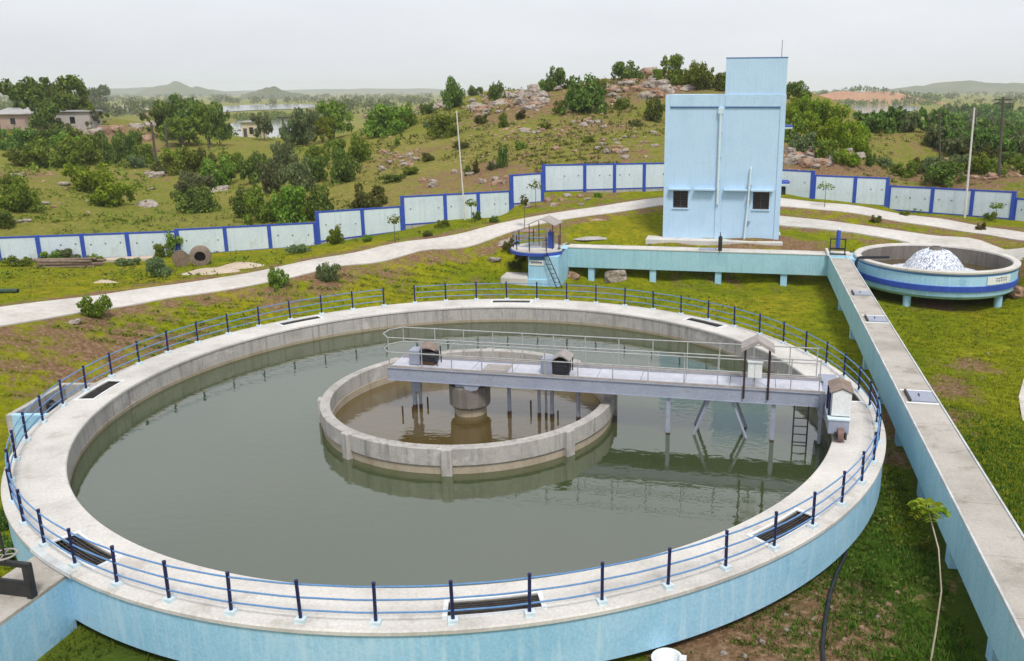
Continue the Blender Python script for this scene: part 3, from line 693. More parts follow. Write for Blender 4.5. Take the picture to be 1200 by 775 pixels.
# valve pit at the far left of the tank
pa = R(-169.5)
pit = thing('valve_pit', 'open concrete valve pit with light blue face against the tank', 'valve pit', (TX+14.9*math.cos(pa), TY+14.9*math.sin(pa), 0), pa)
MB().box(.55,.75,-1.6,1.75,-.6,1.12).build('pit_wall', M['conc_side'], pit, bev=.01)
MB().box(-.72,.549,1.55,1.75,-.6,1.12).build('pit_wall', M['blue'], pit, bev=.01)
MB().box(-.72,.549,-1.6,-1.4,-.6,1.12).build('pit_wall', M['conc_side'], pit, bev=.01)
MB().box(-.72,.549,-1.399,1.549,-.2,.1).build('pit_floor', M['conc_dark'], pit)
MB().tube([(-.5,-.2,.75),(.5,-.2,.75)], .12, 12).tube([(.38,-.2,.75),(.46,-.2,.75)], .2, 12).build('pipe', M['black'], pit)
MB().tube([(-.1,.5,.1),(-.1,.5,1.05)], .1, 10).build('valve', M['black'], pit)

# ------------------------------------------------------------------ mixing tank with railed platform
mx = thing('mixing_tank', 'light blue mixing tank with round railed platform and sign', 'tank', (-11.7, 52.4, 0))
MB().box(-1.1, .82, -1.15, 3.0, -.7, 1.78).build('tank_body', M['blue'], mx, bev=.03)
MB().box(-2.9, -1.101, -1.3, .2, -.7, .42).build('footing', M['conc_top'], mx, bev=.12)
MB().box(-1.18, .15, -1.24, -1.15, -.7, .30).build('footing', M['blue'], mx, bev=.03)
pl = [(-.75+1.75*math.cos(R(a)), .35+1.75*math.sin(R(a))) for a in range(60, 341, 10)]
MB().prism([(x*1.03-.0, y*1.03) for x, y in pl], 1.79, 1.98).build('platform_edge', M['trim'], mx)
MB().prism(pl, 1.981, 2.06).build('platform_slab', M['conc_top'], mx)
MB().box(-1.0, -.05, -1.165, -1.151, 1.52, 1.779).build('blue_streaks', M['blue_band'], mx)
sgn = MB().box(-1.02, -.04, -1.19, -1.152, 1.18, 1.50).build('sign_board', M['white'], mx)
def letters(n, w, h, seed):
    r_ = random.Random(seed); mb = MB(); mb.box(0, w, 0, .01, h-.03, h)
    x = .02
    while x < w-.03:
        g = w/n*r_.uniform(.35,.6)
        mb.box(x+g*.8, x+g*.8+.018, 0, .01, .0, h-.031)
        mb.box(x, x+g*.8-.001, 0, .01, h*.35, h*.35+.025)
        if r_.random() < .6: mb.box(x, x+.02, 0, .01, h*.35+.026, h*.7)
        x += g+w/n*.3
    return mb
letters(6, .72, .14, 3).build('sign_lettering', M['ink'], sgn, loc=(-.92, -1.203, 1.28))
lad = put('ladder', None, mx, (0,0,0))
A_, B_ = Vector((-.05,-1.25,2.05)), Vector((1.05,-1.6,-.25))
for s in (-.17,.17): MB().tube([A_+Vector((s,0,0)), B_+Vector((s,0,0))], .03, 6).build('ladder_rail', M['navy'], lad)
for k in range(8):
    p = A_.lerp(B_, (k+.7)/8.4); MB().tube([p+Vector((-.17,0,0)), p+Vector((.17,0,0))], .018, 5).build('rung', M['navy'], lad)
for a in (75,115,155,190,225,262,300,335):
    x, y = -.75+1.62*math.cos(R(a)), .35+1.62*math.sin(R(a)); MB().tube([(x,y,2.06),(x,y,3.0)], .035, 6).build('railing_post', M['navy'], mx)
for h in (2.35,2.65,2.95): MB().tube([(-.75+1.62*math.cos(R(a)), .35+1.62*math.sin(R(a)), h) for a in range(75, 311, 10)], .022, 5).build('rail', M['rail'], mx)
for x, y in ((-1.2,-.3),(.3,-.3),(-.9,1.1),(.5,1.1)): MB().tube([(x,y,2.06),(x,y,3.62)], .03, 5).build('canopy_post', M['maroon'], mx)
MB().slab([(-1.35,-.45,3.55),(-.4,-.45,3.95),(.5,-.45,3.55),(.5,-.45,3.6),(-.4,-.45,4.0),(-1.35,-.45,3.6)], (.15,1.7,0)).build('canopy_roof', M['cover'], mx)
MB().lathe([(0,2.06),(.2,2.06),(.2,3.1),(0,3.14)], 14, closed=False).build('mixer_motor', M['trim'], mx, loc=(.1,.2,0))
MB().box(-.5,.0,.2,.7,2.061,2.5).build('gearbox', M['brownroof'], mx, bev=.03)
MB().slab([(.25,-.9,1.90),(1.0,.2,2.3),(1.0,.9,2.3),(.25,-.2,1.9)], (0,0,.08)).build('lid', M['conc_top'], mx)
MB().box(.3,.8,.0,1.4,1.781,1.80).build('opening', M['black'], mx)

# ------------------------------------------------------------------ pump house
BX0, BX1, BY0, BZ, BT, TT = -5.03, 2.70, 58.5, 1.85, 11.43, 13.70
ph = thing('pump_house', 'tall light blue plastered pump house with a stair tower', 'building', (BX0, BY0, BZ))
def hb(name, mat, x0, x1, y0, y1, z0, z1, bev=0, parent=None): return MB().box(x0-BX0, x1-BX0, y0-BY0, y1-BY0, z0-BZ, z1-BZ).build(name, M[mat], parent or ph, bev=bev)
# front wall is built round its two windows
wz0, wz1 = 3.99, 5.15
hb('wall', 'blue_house', BX0, BX1, 58.5, 66.5, wz1, BT, .02)
hb('wall', 'blue_house', BX0, BX1, 58.5, 66.5, BZ-1.2, wz0-.001)
xs = [(BX0, -4.40), (-3.40, .91), (1.98, BX1)]
for a, b_ in xs: hb('wall', 'blue_house', a, b_, 58.5, 58.8, wz0, wz1-.001)
hb('wall', 'blue_house', BX0, BX1, 58.801, 66.5, wz0, wz1-.001)
hb('tower', 'blue_house', -1.19, BX1-.02, 58.503, 63.5, BT-.05, TT, .02)
hb('tower_cap', 'blue_band', -1.21, BX1, 58.48, 63.52, TT, TT+.05)
for x0, x1, zt in ((BX0-.02, BX0+.30, BT+.0), (-1.55, -1.16, BT-.001), (BX1-.32, BX1+.02, BT+.0)): hb('pilaster', 'blue_house', x0, x1, 58.44, 58.499, BZ-.4, zt, .01)
for x0, x1 in ((BX0+.302, -1.552), (-1.158, BX1-.322)):
    hb('parapet_band', 'blue_house', x0, x1, 58.40, 58.499, 10.68, BT)
    hb('parapet_groove', 'blue_band', x0, x1, 58.43, 58.499, 10.60, 10.679)
for x0, x1 in ((-4.70,-3.24),(-2.98,-1.60),(-1.02,.52),(.74,2.2)): hb('sunshade', 'blue_house', x0, x1, 58.12, 58.499, 5.22, 5.34, .015)
for x0, x1 in ((-4.40,-3.40),(.91,1.98)):
    w = hb('window', 'glass', x0, x1, 58.70, 58.74, wz0, wz1-.002)
    for e in ((x0, x1, wz0, wz0+.06), (x0, x1, wz1-.07, wz1-.01), (x0, x0+.06, wz0+.061, wz1-.071), (x1-.06, x1, wz0+.061, wz1-.071)):
        hb('window_frame', 'window_bar', e[0], e[1], 58.6, 58.699, e[2], e[3], parent=w)
    hb('window_bar', 'window_bar', (x0+x1)/2-.03, (x0+x1)/2+.03, 58.62, 58.699, wz0+.062, wz1-.072, parent=w)
    for k in range(6):
        z = wz0+.16*(k+1); hb('window_bar', 'window_bar', x0+.061, x1-.061, 58.64, 58.66, z-.012, z+.012, parent=w)
    hb('sill', 'blue_house', x0-.06, x1+.06, 58.42, 58.51, wz0-.07, wz0-.002, parent=w)
def hp(name, mat, pts, r): return MB().tube([(x-BX0, y-BY0, z-BZ) for x, y, z in pts], r, 8).build(name, M[mat], ph)
hp('downpipe', 'sky_white', [(-1.42,58.34,10.6),(-1.42,58.34,4.3)], .085)
hb('rain_head', 'sky_white', -1.58, -1.28, 58.26, 58.44, 10.2, 10.62, .02)
hp('drain_pipe', 'sky_white', [(.70,58.5,6.75),(.68,58.32,6.68),(.60,58.32,4.4),(.46,58.3,2.0)], .07)
for z in (9.0, 7.4, 5.9): hb('pipe_clamp', 'galv', -1.54, -1.30, 58.30, 58.45, z-.03, z+.03)
for z in (5.6, 4.6, 3.2): hb('pipe_clamp', 'galv', .48, .80, 58.28, 58.45, z-.03, z+.03)
for z in (9.25, 5.55):
    hb('side_shade', 'sky_white', BX1+.001, BX1+.55, 59.2, 61.0, z, z+.12); hb('side_shade_edge', 'trim', BX1+.05, BX1+.57, 59.18, 61.02, z+.121, z+.19)
hb('side_vent', 'black', BX1+.001, BX1+.35, 59.4, 60.0, 4.9, 5.4)
MB().prism([(-1.1,-1.0),(8.0,-1.0),(8.0,7.6),(-1.1,7.6)], -.6, .10).build('apron', M['conc_top'], ph, bev=.02)
MB().tube([(7.4,2.5,TT-BZ+.05),(7.4,2.5,TT-BZ+1.2)], .03, 5).build('lightning_rod', M['galv'], ph)

# ------------------------------------------------------------------ cascade aerator
AX, AY, AR = 11.75, 53.9, 4.55
ae = thing('aerator_basin', 'round light blue aerator basin with dark blue band on short legs', 'basin', (AX, AY, 0))
MB().lathe([(AR-.32,.9),(AR-.32,1.93),(AR-.28,2.0),(AR+.04,2.02),(AR+.10,1.98),(AR+.10,1.88),(AR-.02,1.80)], 120, closed=False).build('rim', M['conc_top'], ae)
MB().lathe([(AR,1.82),(AR,1.12)], 120, closed=False).build('basin_wall', M['blue'], ae)
MB().lathe([(AR+.02,1.80),(AR+.02,1.72)], 120, closed=False).build('rim_line', M['blue_band'], ae)
MB().lathe([(AR,1.16),(AR+.06,1.14),(AR+.06,.84),(AR,.82)], 120, closed=False).build('blue_band', M['trim'], ae)
MB().lathe([(AR,.84),(AR-.05,.55),(AR-.3,.36),(0,.34)], 120, closed=False).build('base', M['blue'], ae)
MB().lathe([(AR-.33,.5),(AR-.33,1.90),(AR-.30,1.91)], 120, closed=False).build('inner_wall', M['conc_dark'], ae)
MB().add([(4.24*math.cos(2*PI*i/72), 4.24*math.sin(2*PI*i/72), 1.02) for i in range(72)], [tuple(range(72))]).build('basin_water', M['water_brown'], ae)
for a in (-120, -42, 36, 108, 180): MB().lathe([(.22,-.8),(.22,.36)], 14, c=(4.1*math.cos(R(a)), 4.1*math.sin(R(a))), closed=False).build('leg', M['blue'], ae)
MB().lathe([(0,.9),(.34,.9),(.34,2.56),(.33,2.6),(.26,2.6),(.26,2.45),(0,2.45)], 28, closed=False).build('riser_pipe', M['conc_dark'], ae)
def foam_mat():
    m, N, L, b = new_mat('white_water')
    v = texco(N, L, (1, 1, .3)); n = noise_n(N, L, v, 9, 6, .7)
    c = ramp(N, L, n, [(.37, (.10,.13,.22)), (.49, (.48,.52,.60)), (.60, (.88,.89,.91))])
    L.new(c, b.inputs['Base Color']); b.inputs['Roughness'].default_value = .6
    bump(N, L, b, n, .5, .03); return m
M['foam'] = foam_mat()
prof = [(.36,2.42),(.5,2.44),(.75,2.36),(1.0,2.22),(1.22,2.02),(1.42,1.80),(1.58,1.58),(1.72,1.36),(1.82,1.18),(1.95,1.02)]
vs_, fs = [], []
for i in range(72):
    for j, (r, z) in enumerate(prof):
        a = 2*PI*i/72; k = 1+.05*noise.noise((math.cos(a)*4, math.sin(a)*4, j*.9)); vs_.append((r*k*math.cos(a), r*k*math.sin(a), z+.07*noise.noise((math.cos(a)*5, math.sin(a)*5, j*1.3))))
    for j in range(len(prof)-1): q = len(prof); fs.append((i*q+j, ((i+1)%72)*q+j, ((i+1)%72)*q+j+1, i*q+j+1))
MB().add(vs_, fs, True).build('falling_water', M['foam'], ae)
MB().lathe([(1.8,1.03),(2.1,1.05),(2.7,1.03),(2.9,1.022)], 60, closed=False).build('foam_ring', M['foam'], ae)
sa = R(-52)
s_ = put('sign_board', MB().lathe([(AR+.01,1.22),(AR+.05,1.22),(AR+.05,1.68),(AR+.01,1.68)], 10, a0=-.2, a1=.2).mesh('sign_board', M['white']), ae, rz=R(-53))
r_ = random.Random(5)
for k in range(5):
    a = -.085+.042*k
    mb = MB().lathe([(AR+.051,1.55),(AR+.056,1.55),(AR+.056,1.575),(AR+.051,1.575)], 2, a0=a, a1=a+.040)
    mb.lathe([(AR+.051,1.32),(AR+.056,1.32),(AR+.056,1.549),(AR+.051,1.549)], 1, a0=a+.026, a1=a+.031)
    mb.lathe([(AR+.051,1.42),(AR+.056,1.42),(AR+.056,1.45),(AR+.051,1.45)], 1, a0=a+.006, a1=a+.0255)
    if k in (1, 2, 4): mb.lathe([(AR+.051,1.33+.03*k),(AR+.056,1.33+.03*k),(AR+.056,1.41),(AR+.051,1.41)], 1, a0=a+.006, a1=a+.011)
    if k in (2,): mb.lathe([(AR+.051,1.58),(AR+.056,1.58),(AR+.056,1.62),(AR+.051,1.62)], 1, a0=a+.004, a1=a+.02)
    mb.build('lettering', M['ink'], s_)
MB().box(-5.1,-4.3,-.6,1.6,.42,1.79).build('inlet_duct', M['blue'], ae)
bp_ = thing('black_pipe', 'black pipe bent over the aerator rim and down beside channel', 'pipe', (0,0,0))
MB().tube([(8.9,52.6,2.12),(7.9,52.4,2.12),(7.25,52.3,2.11),(7.08,52.3,2.05),(7.02,52.3,1.9),(7.0,52.2,1.2),(7.0,52.1,.5)], .085, 10).build('pipe_run', M['hose'], bp_)

# ------------------------------------------------------------------ boundary wall of precast panels
bw = thing('boundary_wall', 'stepped pale blue panel wall with royal blue posts and edges', 'boundary wall', (0,0,0))
# each run: list of pixel columns of the post lines, top line of the wall (left, right) and depth
def run(cols, t0, t1, b0, b1, d0, d1, plinth=True):
    n = len(cols)-1; H = []
    for i, c in enumerate(cols):
        f = (c-cols[0])/(cols[-1]-cols[0]); d = d0+(d1-d0)*f
        top = at_d(c, t0+(t1-t0)*f, d); bot = at_d(c, b0+(b1-b0)*f, d); H.append((top, bot))
    for i in range(n):
        (ta, ba), (tb, bb) = H[i], H[i+1]
        pa_, pb = Vector((ta[0], ta[1], 0)), Vector((tb[0], tb[1], 0)); L_ = (pb-pa_).length; d = (pb-pa_)/L_
        ang = math.atan2(d.y, d.x)
        za, zb, ya, yb = ta[2], tb[2], ba[2]+.0, bb[2]+.0
        e = put('wall_bay', None, bw, (pa_.x, pa_.y, 0), ang)
        # local frame: x along, -y towards the yard
        def sl(name, mat, x0, x1, y0, y1, zl0, zl1, zh0, zh1):
            MB().add([(x0,y0,zl0),(x1,y0,zl1),(x1,y1,zl1),(x0,y1,zl0),(x0,y0,zh0),(x1,y0,zh1),(x1,y1,zh1),(x0,y1,zh0)],
                     [(0,3,2,1),(4,5,6,7),(0,1,5,4),(1,2,6,5),(2,3,7,6),(3,0,4,7)]).build(name, M[mat], e)
        sl('panel', 'panel', .14, L_-.14, -.05, .05, ya-.0, yb, za-.12, zb-.12)
        sl('top_band', 'trim', .0, L_, -.07, .07, za-.119, zb-.119, za, zb)
        sl('bottom_band', 'trim', .141, L_-.141, -.062, .062, ya-.06, yb-.06, ya+.05, yb+.05)
        sl('plinth', 'conc_side', .0, L_, -.04, .04, min(ya,yb)-1.6, min(ya,yb)-1.6, ya-.062, yb-.062)
        for k, xx in enumerate((0, L_) if i == n-1 else (0,)):
            zt, zb_ = (za, ya) if xx == 0 else (zb, yb)
            MB().box(xx-.14, xx+.139, -.1, .1, zb_-.5, zt+.02).build('post', M['trim'], e)
        zc = (ya+za)/2+.1
        for xx in (L_*.18, L_*.5, L_*.84):
            if rng.random() < .75: MB().tube([(xx,-.075,zc),(xx,-.04,zc)], .06, 6).build('weep_hole', M['conc_dark'], e)
run([-60,-5,43,95,148,206], 280, 270.5, 309, 299.5, 72.8, 71.8)
run([207,263,315,369], 268.5, 260.5, 299.5, 288, 71.8, 69)
run([371,424,470], 248, 241.5, 283, 271, 69, 69)
run([471,521,560,598], 230, 223.5, 263.5, 254, 69, 70)
run([599,635], 205, 202.5, 239, 236.5, 70, 71)
run([637,685,720,755,800,850], 193, 189.5, 224, 217.5, 73, 77)
run([850,900,953], 195, 200.5, 225, 233, 77, 75)
run([955,1003,1041], 205, 208.5, 235, 241.5, 75, 75)
run([1043,1094,1141,1189], 217.5, 224.5, 245.5, 257, 75, 72)
run([1191,1240,1290], 232, 240, 261, 270, 72, 69)

# ------------------------------------------------------------------ vegetation
def leaf_cloud(seed, lobes, n, s0, s1, up=.3):
    """many small bent leaf sprays spread over a union of ellipsoid lobes"""
    g = np.random.default_rng(seed)
    lob = np.array(lobes, float); w = lob[:,3]*lob[:,4]+lob[:,4]*lob[:,5]; w /= w.sum()
    k = g.choice(len(lob), n, p=w)
    d = g.normal(size=(n,3)); d /= np.linalg.norm(d, axis=1)[:,None]
    r = .55+.62*g.random(n)**.8
    c = lob[k,:3] + d*lob[k,3:6]*r[:,None]
    keep = np.ones(n, bool)
    for q in lob:
        e = (((c-q[:3])/q[3:6])**2).sum(1); keep &= e > .12
    keep &= c[:,2] > .02
    c, d = c[keep], d[keep]; n = len(c)
    nrm = d*1.0+g.normal(size=(n,3))*.7; nrm[:,2] += up; nrm /= np.linalg.norm(nrm, axis=1)[:,None]
    t = np.cross(nrm, g.normal(size=(n,3))); t /= np.linalg.norm(t, axis=1)[:,None]
    b = np.cross(nrm, t); s = g.uniform(s0, s1, n)[:,None]
    v = np.stack([c-t*s*.9, c-b*s*.55+nrm*s*.18, c+t*s, c+b*s*.55+nrm*s*.18], 1).reshape(-1,3)
    f = np.arange(4*n).reshape(-1,4)
    return v, f
def cloud_mesh(name, v, f, mat):
    me = bpy.data.meshes.new(name); me.from_pydata(v.tolist(), [], f.tolist()); me.materials.append(mat); me.update(); return me
def lobes_bush(seed, k=24, w=1.0, h=1.0):
    r = random.Random(seed); out = [(0,0,.32*h,.42*w,.42*w,.32*h)]
    for i in range(k):
        a = r.uniform(0, 2*PI); d = r.uniform(.3,.95)*w; s = r.uniform(.09,.28)
        out.append((d*math.cos(a), d*math.sin(a), (r.uniform(.1,.85)-.35*max(0,d-.4))*h+.08, s*w, s*w, s*h*r.uniform(.7,1.2)))
    return out
def lobes_tree(seed, k=30, w=1.0, z0=.3):
    r = random.Random(seed); out = [(0,0,z0+.36,.42*w,.42*w,.3)]
    for i in range(k):
        a = r.uniform(0, 2*PI); d = r.uniform(.25,.95)*w; s = r.uniform(.09,.24)
        out.append((d*math.cos(a), d*math.sin(a), z0+r.uniform(.0,.78)-.25*max(0,d-.5), s*w, s*w, s*.7))
    return out
# unit crowns: radius about 1, height about 1 (bush) / tree height about 1.25
BUSH = {}
for mt in ('leaf_dark','leaf_mid','leaf_bright','leaf_grey','leaf_dry'):
    BUSH[mt] = []
    for v_ in range(3):
        sd = 11*v_+sum(map(ord, mt)); BUSH[mt].append(cloud_mesh('crown', *leaf_cloud(sd, lobes_bush(sd), 2600, .04, .10), M[mt]))
TREE = {}
for mt in ('leaf_dark','leaf_mid','leaf_grey','leaf_bright'):
    TREE[mt] = []
    for v_ in range(2):
        sd = 17*v_+sum(map(ord, mt)); TREE[mt].append(cloud_mesh('crown', *leaf_cloud(sd, lobes_tree(sd), 3200, .035, .085), M[mt]))
def trunk_mesh(seed):
    r = random.Random(seed); mb = MB().tube([(0,0,-.08),(.02,.01,.2),(.0,.03,.45)], .05, 7, r1=.035)
    for i in range(5):
        a = 2*PI*i/5+r.uniform(-.3,.3); z = .25+.05*i
        mb.tube([(0,.01,z),(.25*math.cos(a),.25*math.sin(a),z+.22),(.5*math.cos(a),.5*math.sin(a),z+.36)], .028, 5, r1=.01)
    return mb.mesh('trunk', M['bark'])
TRUNK = [trunk_mesh(1), trunk_mesh(2)]
bush_stem = MB().tube([(0,0,-.1),(.02,0,.5)], .035, 6, r1=.015)
for i in range(5):
    a = i*1.3; bush_stem.tube([(0,0,.02),(.25*math.cos(a),.25*math.sin(a),.35),(.5*math.cos(a),.5*math.sin(a),.6)], .025, 5, r1=.008)
STEM = bush_stem.mesh('stem', M['bark'])
cnt = [0]
TONE = {'leaf_dark':'dark green','leaf_mid':'mid green','leaf_bright':'bright green','leaf_grey':'grey green','leaf_dry':'olive'}
def look(mt, w, h):
    s = 'tall narrow' if h > 1.15*w else 'low broad' if w > 1.75*h else 'large' if w >= 40 else 'small' if w <= 22 else 'rounded'
    return s+' '+TONE[mt]
def bush(px, py, wpx, hpx, mt, label, group, name='bush', d=None, sink=.06):
    x, y, z, dist = land(px, py) if d is None else (*at_d(px, py, d), d)
    if d is not None: z = float(ground(x, y))
    cnt[0] += 1; r = wpx*dist/FPX/2*.98; h = hpx*dist/FPX/1.12
    o = put(name, None, None, (x, y, z-sink*h), rng.uniform(0, 6.28), 0, look(mt, wpx, hpx)+' '+(label(py) if callable(label) else label), 'bush', group, scale=(r, r, h))
    put('crown', BUSH[mt][cnt[0]%3], o); put('stem', STEM, o)
    return o
def tree(px, py, wpx, hpx, mt, label, group, name='tree', d=None):
    x, y, z, dist = land(px, py) if d is None else (*at_d(px, py, d), d)
    if d is not None: z = float(ground(x, y))
    cnt[0] += 1; r = wpx*dist/FPX/2; h = hpx*dist/FPX/1.2
    o = put(name, None, None, (x, y, z), rng.uniform(0, 6.28), 0, look(mt, wpx, hpx)+' '+label, 'tree', group, scale=(r, r, h))
    put('crown', TREE[mt][cnt[0]%2], o); put('trunk', TRUNK[cnt[0]%2], o)
    return o
D_, MI, BR, GY, DR = 'leaf_dark','leaf_mid','leaf_bright','leaf_grey','leaf_dry'
lab, grp = 'shrub standing among boulders on the rocky hill crest', 'shrubs on the hill crest'
for a in [(532,128,32,34,D_),(546,108,24,14,MI),(582,120,24,26,D_),(616,101,19,17,D_),(650,108,25,30,D_),(668,104,14,12,D_),(691,88,19,18,D_),(735,94,36,24,D_),
          (788,99,34,34,MI),(822,106,40,32,MI),(845,106,30,22,D_),(556,112,20,12,GY),(602,104,22,12,MI),(640,106,20,12,MI),(676,98,20,13,GY),(712,92,22,15,MI),(756,86,24,14,GY),(772,96,20,14,MI),(806,100,26,20,BR),(936,119,28,24,D_),(502,134,20,14,D_)]: bush(*a[:4], a[4], lab, grp)
lab, grp = (lambda p: 'bush on the upper hillside below the rocky crest' if p < 165 else 'bush low on the hillside near the panel wall'), 'bushes on the hillside'
for a in [(683,134,54,42,D_),(672,128,22,30,D_),(704,115,20,22,MI),(766,143,30,28,D_),(590,150,14,18,MI),(459,158,58,36,MI),(440,158,34,22,D_),(476,150,30,28,MI),(524,160,44,26,MI),(508,158,20,18,GY),
          (589,199,14,32,D_),(557,205,12,18,DR),(548,207,12,12,D_),(576,203,16,12,GY),(460,215,32,11,D_),(430,247,44,30,DR),(466,171,8,10,MI),(655,137,16,16,MI),(612,140,18,10,DR),(640,152,14,8,MI),(730,128,22,12,MI),(566,146,20,12,DR),(540,176,24,10,DR),(610,176,18,8,MI),(500,190,22,10,DR),(745,150,18,9,DR),(690,168,16,7,MI),(480,206,24,10,MI)]: bush(*a[:4], a[4], lab, grp)
lab, grp = (lambda p: 'bush in the thicket directly behind the panel wall' if p >= 245 else 'bush in the middle of the thicket beyond the wall' if p >= 205 else 'bush at the back of the thicket beyond the wall'), 'bushes of the thicket beyond the wall'
for a in [(312,260,44,40,MI),(345,262,48,44,MI),(375,258,40,40,D_),(318,228,40,44,GY),(350,226,44,40,GY),(332,200,40,36,GY),(368,215,34,36,D_),(300,214,40,40,D_),(404,215,40,40,D_),(422,190,34,30,MI),(395,190,30,28,MI),
          (288,255,36,34,D_),(234,250,50,32,D_),(228,228,44,26,GY),(258,220,40,34,MI),(214,205,40,28,MI),(240,200,40,28,DR),(275,205,30,26,MI),(205,190,26,18,BR),(372,196,26,26,MI),(352,170,30,22,D_),(364,258,34,26,BR)]: bush(*a[:4], a[4], lab, grp)
lab, grp = (lambda p: 'bush on the open meadow beyond the wall' if p >= 214 else 'bush in the overgrown strip across the meadow' if p >= 186 else 'bush below the old houses on the knoll'), 'bushes on the meadow'
for a in [(107,224,46,34,BR),(134,242,42,26,BR),(22,250,46,34,MI),(4,268,24,22,D_),(12,222,26,16,MI),(64,198,50,30,MI),(96,194,44,32,MI),(118,190,34,30,D_),(136,192,24,32,D_),(150,186,28,34,D_),(34,196,40,18,MI),(20,176,34,24,D_),(50,172,38,22,D_),
          (76,166,40,18,D_),(160,198,26,16,GY),(170,190,26,20,MI),(100,214,18,16,D_),(158,178,16,24,D_),(190,205,26,16,DR),(84,180,40,22,MI)]: bush(*a[:4], a[4], lab, grp)
lab, grp = 'tree on the knoll beside the old houses', 'trees on the knoll'
for a in [(55,146,66,50,D_),(80,142,44,42,MI),(108,140,40,36,GY),(56,158,38,36,D_),(110,150,30,20,D_),(28,140,24,26,D_)]: tree(*a[:4], a[4], lab, grp)
lab, grp = 'tree in the grove behind the leaning dark poles', 'trees of the grove by the lake'
for a in [(194,164,42,42,D_),(222,168,52,50,D_),(246,170,36,44,MI),(258,172,28,44,D_),(212,172,40,30,MI),(310,166,24,32,GY),(343,174,26,34,GY),(360,172,32,44,GY),(392,164,46,40,MI),(378,168,30,28,BR)]: tree(*a[:4], a[4], lab, grp)
lab, grp = (lambda p: 'shrub high on the slope beside the pump house' if p < 160 else 'shrub half way up the slope beside pump house' if p < 180 else 'shrub at the rocky foot of slope by pump house'), 'shrubs on the slope by the pump house'
for a in [(930,140,30,26,BR),(950,146,36,30,BR),(925,168,40,30,MI),(958,172,46,36,BR),(985,172,42,34,BR),(1002,182,38,32,BR),(968,190,34,24,MI),(992,197,30,18,BR),(940,178,36,26,GY),(940,150,36,26,BR),(972,152,38,30,BR),(1018,196,12,18,D_),(1004,164,26,22,BR),(915,150,26,26,BR)]: bush(*a[:4], a[4], lab, grp)
lab, grp = 'bush on the red ground right of the rocky slope', 'bushes on the red ground'
for a in [(1060,208,32,18,MI),(1105,216,50,30,D_),(1090,204,30,20,GY),(1143,204,30,22,MI),(1162,206,28,18,MI),(1125,200,36,20,GY),(1195,200,24,14,MI),(1075,198,26,14,DR),(1035,196,20,12,GY),(1180,192,30,14,D_),(1210,206,30,16,MI),(1150,190,34,16,DR)]: bush(*a[:4], a[4], lab, grp)
# plants along the wall and the road
lab, grp = 'plant growing at the foot of the panel wall', 'plants at the foot of the wall'
for a in [(393,287,24,22,MI),(60,308,26,12,MI),(75,305,30,14,GY),(118,302,22,14,D_),(112,310,18,12,BR),(186,325,26,26,GY),(206,300,30,28,MI),(190,304,20,16,MI),(350,298,28,12,GY),(20,312,30,10,MI),(150,312,26,10,GY),(462,268,10,12,MI),(560,260,12,12,D_),(700,233,12,6,MI),(430,284,16,9,MI),(500,278,14,8,DR),(520,268,20,10,MI),(580,262,14,8,D_),(1160,258,14,8,MI),(1075,250,16,6,MI)]: bush(*a[:4], a[4], lab, grp)
lab, grp = 'bush at the edge of the concrete road', 'bushes along the road'
for a in [(115,376,34,26,MI),(327,342,26,24,MI),(386,333,26,24,GY),(600,300,22,16,DR),(612,305,22,18,DR),(603,318,20,12,D_),(1025,262,14,8,DR),(1060,255,12,7,MI),(1148,272,14,10,DR)]: bush(*a[:4], a[4], lab, grp)
lab, grp = 'clump of weeds beside the tank wall', 'weeds beside the tank wall'
for a in [(900,690,46,18,D_),(930,668,40,18,D_),(980,640,30,16,D_),(1012,600,24,18,D_),(1080,650,24,14,MI),(14,660,30,34,D_),(5,625,26,30,D_)]: bush(*a[:4], a[4], lab, grp)

# young saplings with thin stems
def sapling(px, py, hpx, cw, label, name='sapling', mt='leaf_mid', lean=0.0):
    x, y, z, dist = land(px, py); h = hpx*dist/FPX; w = cw*dist/FPX/2; cnt[0] += 1
    o = thing(name, label, 'sapling', (x, y, z), 0, 'young saplings')
    MB().tube([(0,0,-.1),(lean*h*.5,0,h*.5),(lean*h,0,h*.86)], .03, 6, r1=.014).build('stem', M['bark'], o)
    g = leaf_cloud(cnt[0], [(lean*h,0,h*.84,w*.8,w*.8,h*.14),(lean*h+w*.4,0,h*.78,w*.5,w*.5,h*.1),(lean*h-w*.4,.1,h*.76,w*.5,w*.5,h*.1)], 120, .06, .13)
    put('crown', cloud_mesh('crown', *g, M[mt]), o)
sapling(558+57, 252+20, 42, 12, 'bare young sapling on the verge beside the road bend', mt='leaf_dry')
sapling(628, 246, 34, 18, 'young leafy sapling in front of the step in the wall')
sapling(966, 247, 30, 20, 'young sapling between the wall and the upper road')
sapling(737, 222, 26, 12, 'thin sapling in front of the wall left of the pump house')
sapling(1166, 262, 22, 14, 'thin sapling in front of the wall beyond the aerator')
sapling(463, 284, 32, 18, 'leafy sapling in front of the lower wall step')
sapling(553, 262, 28, 16, 'leafy sapling beside the white lamp pole')

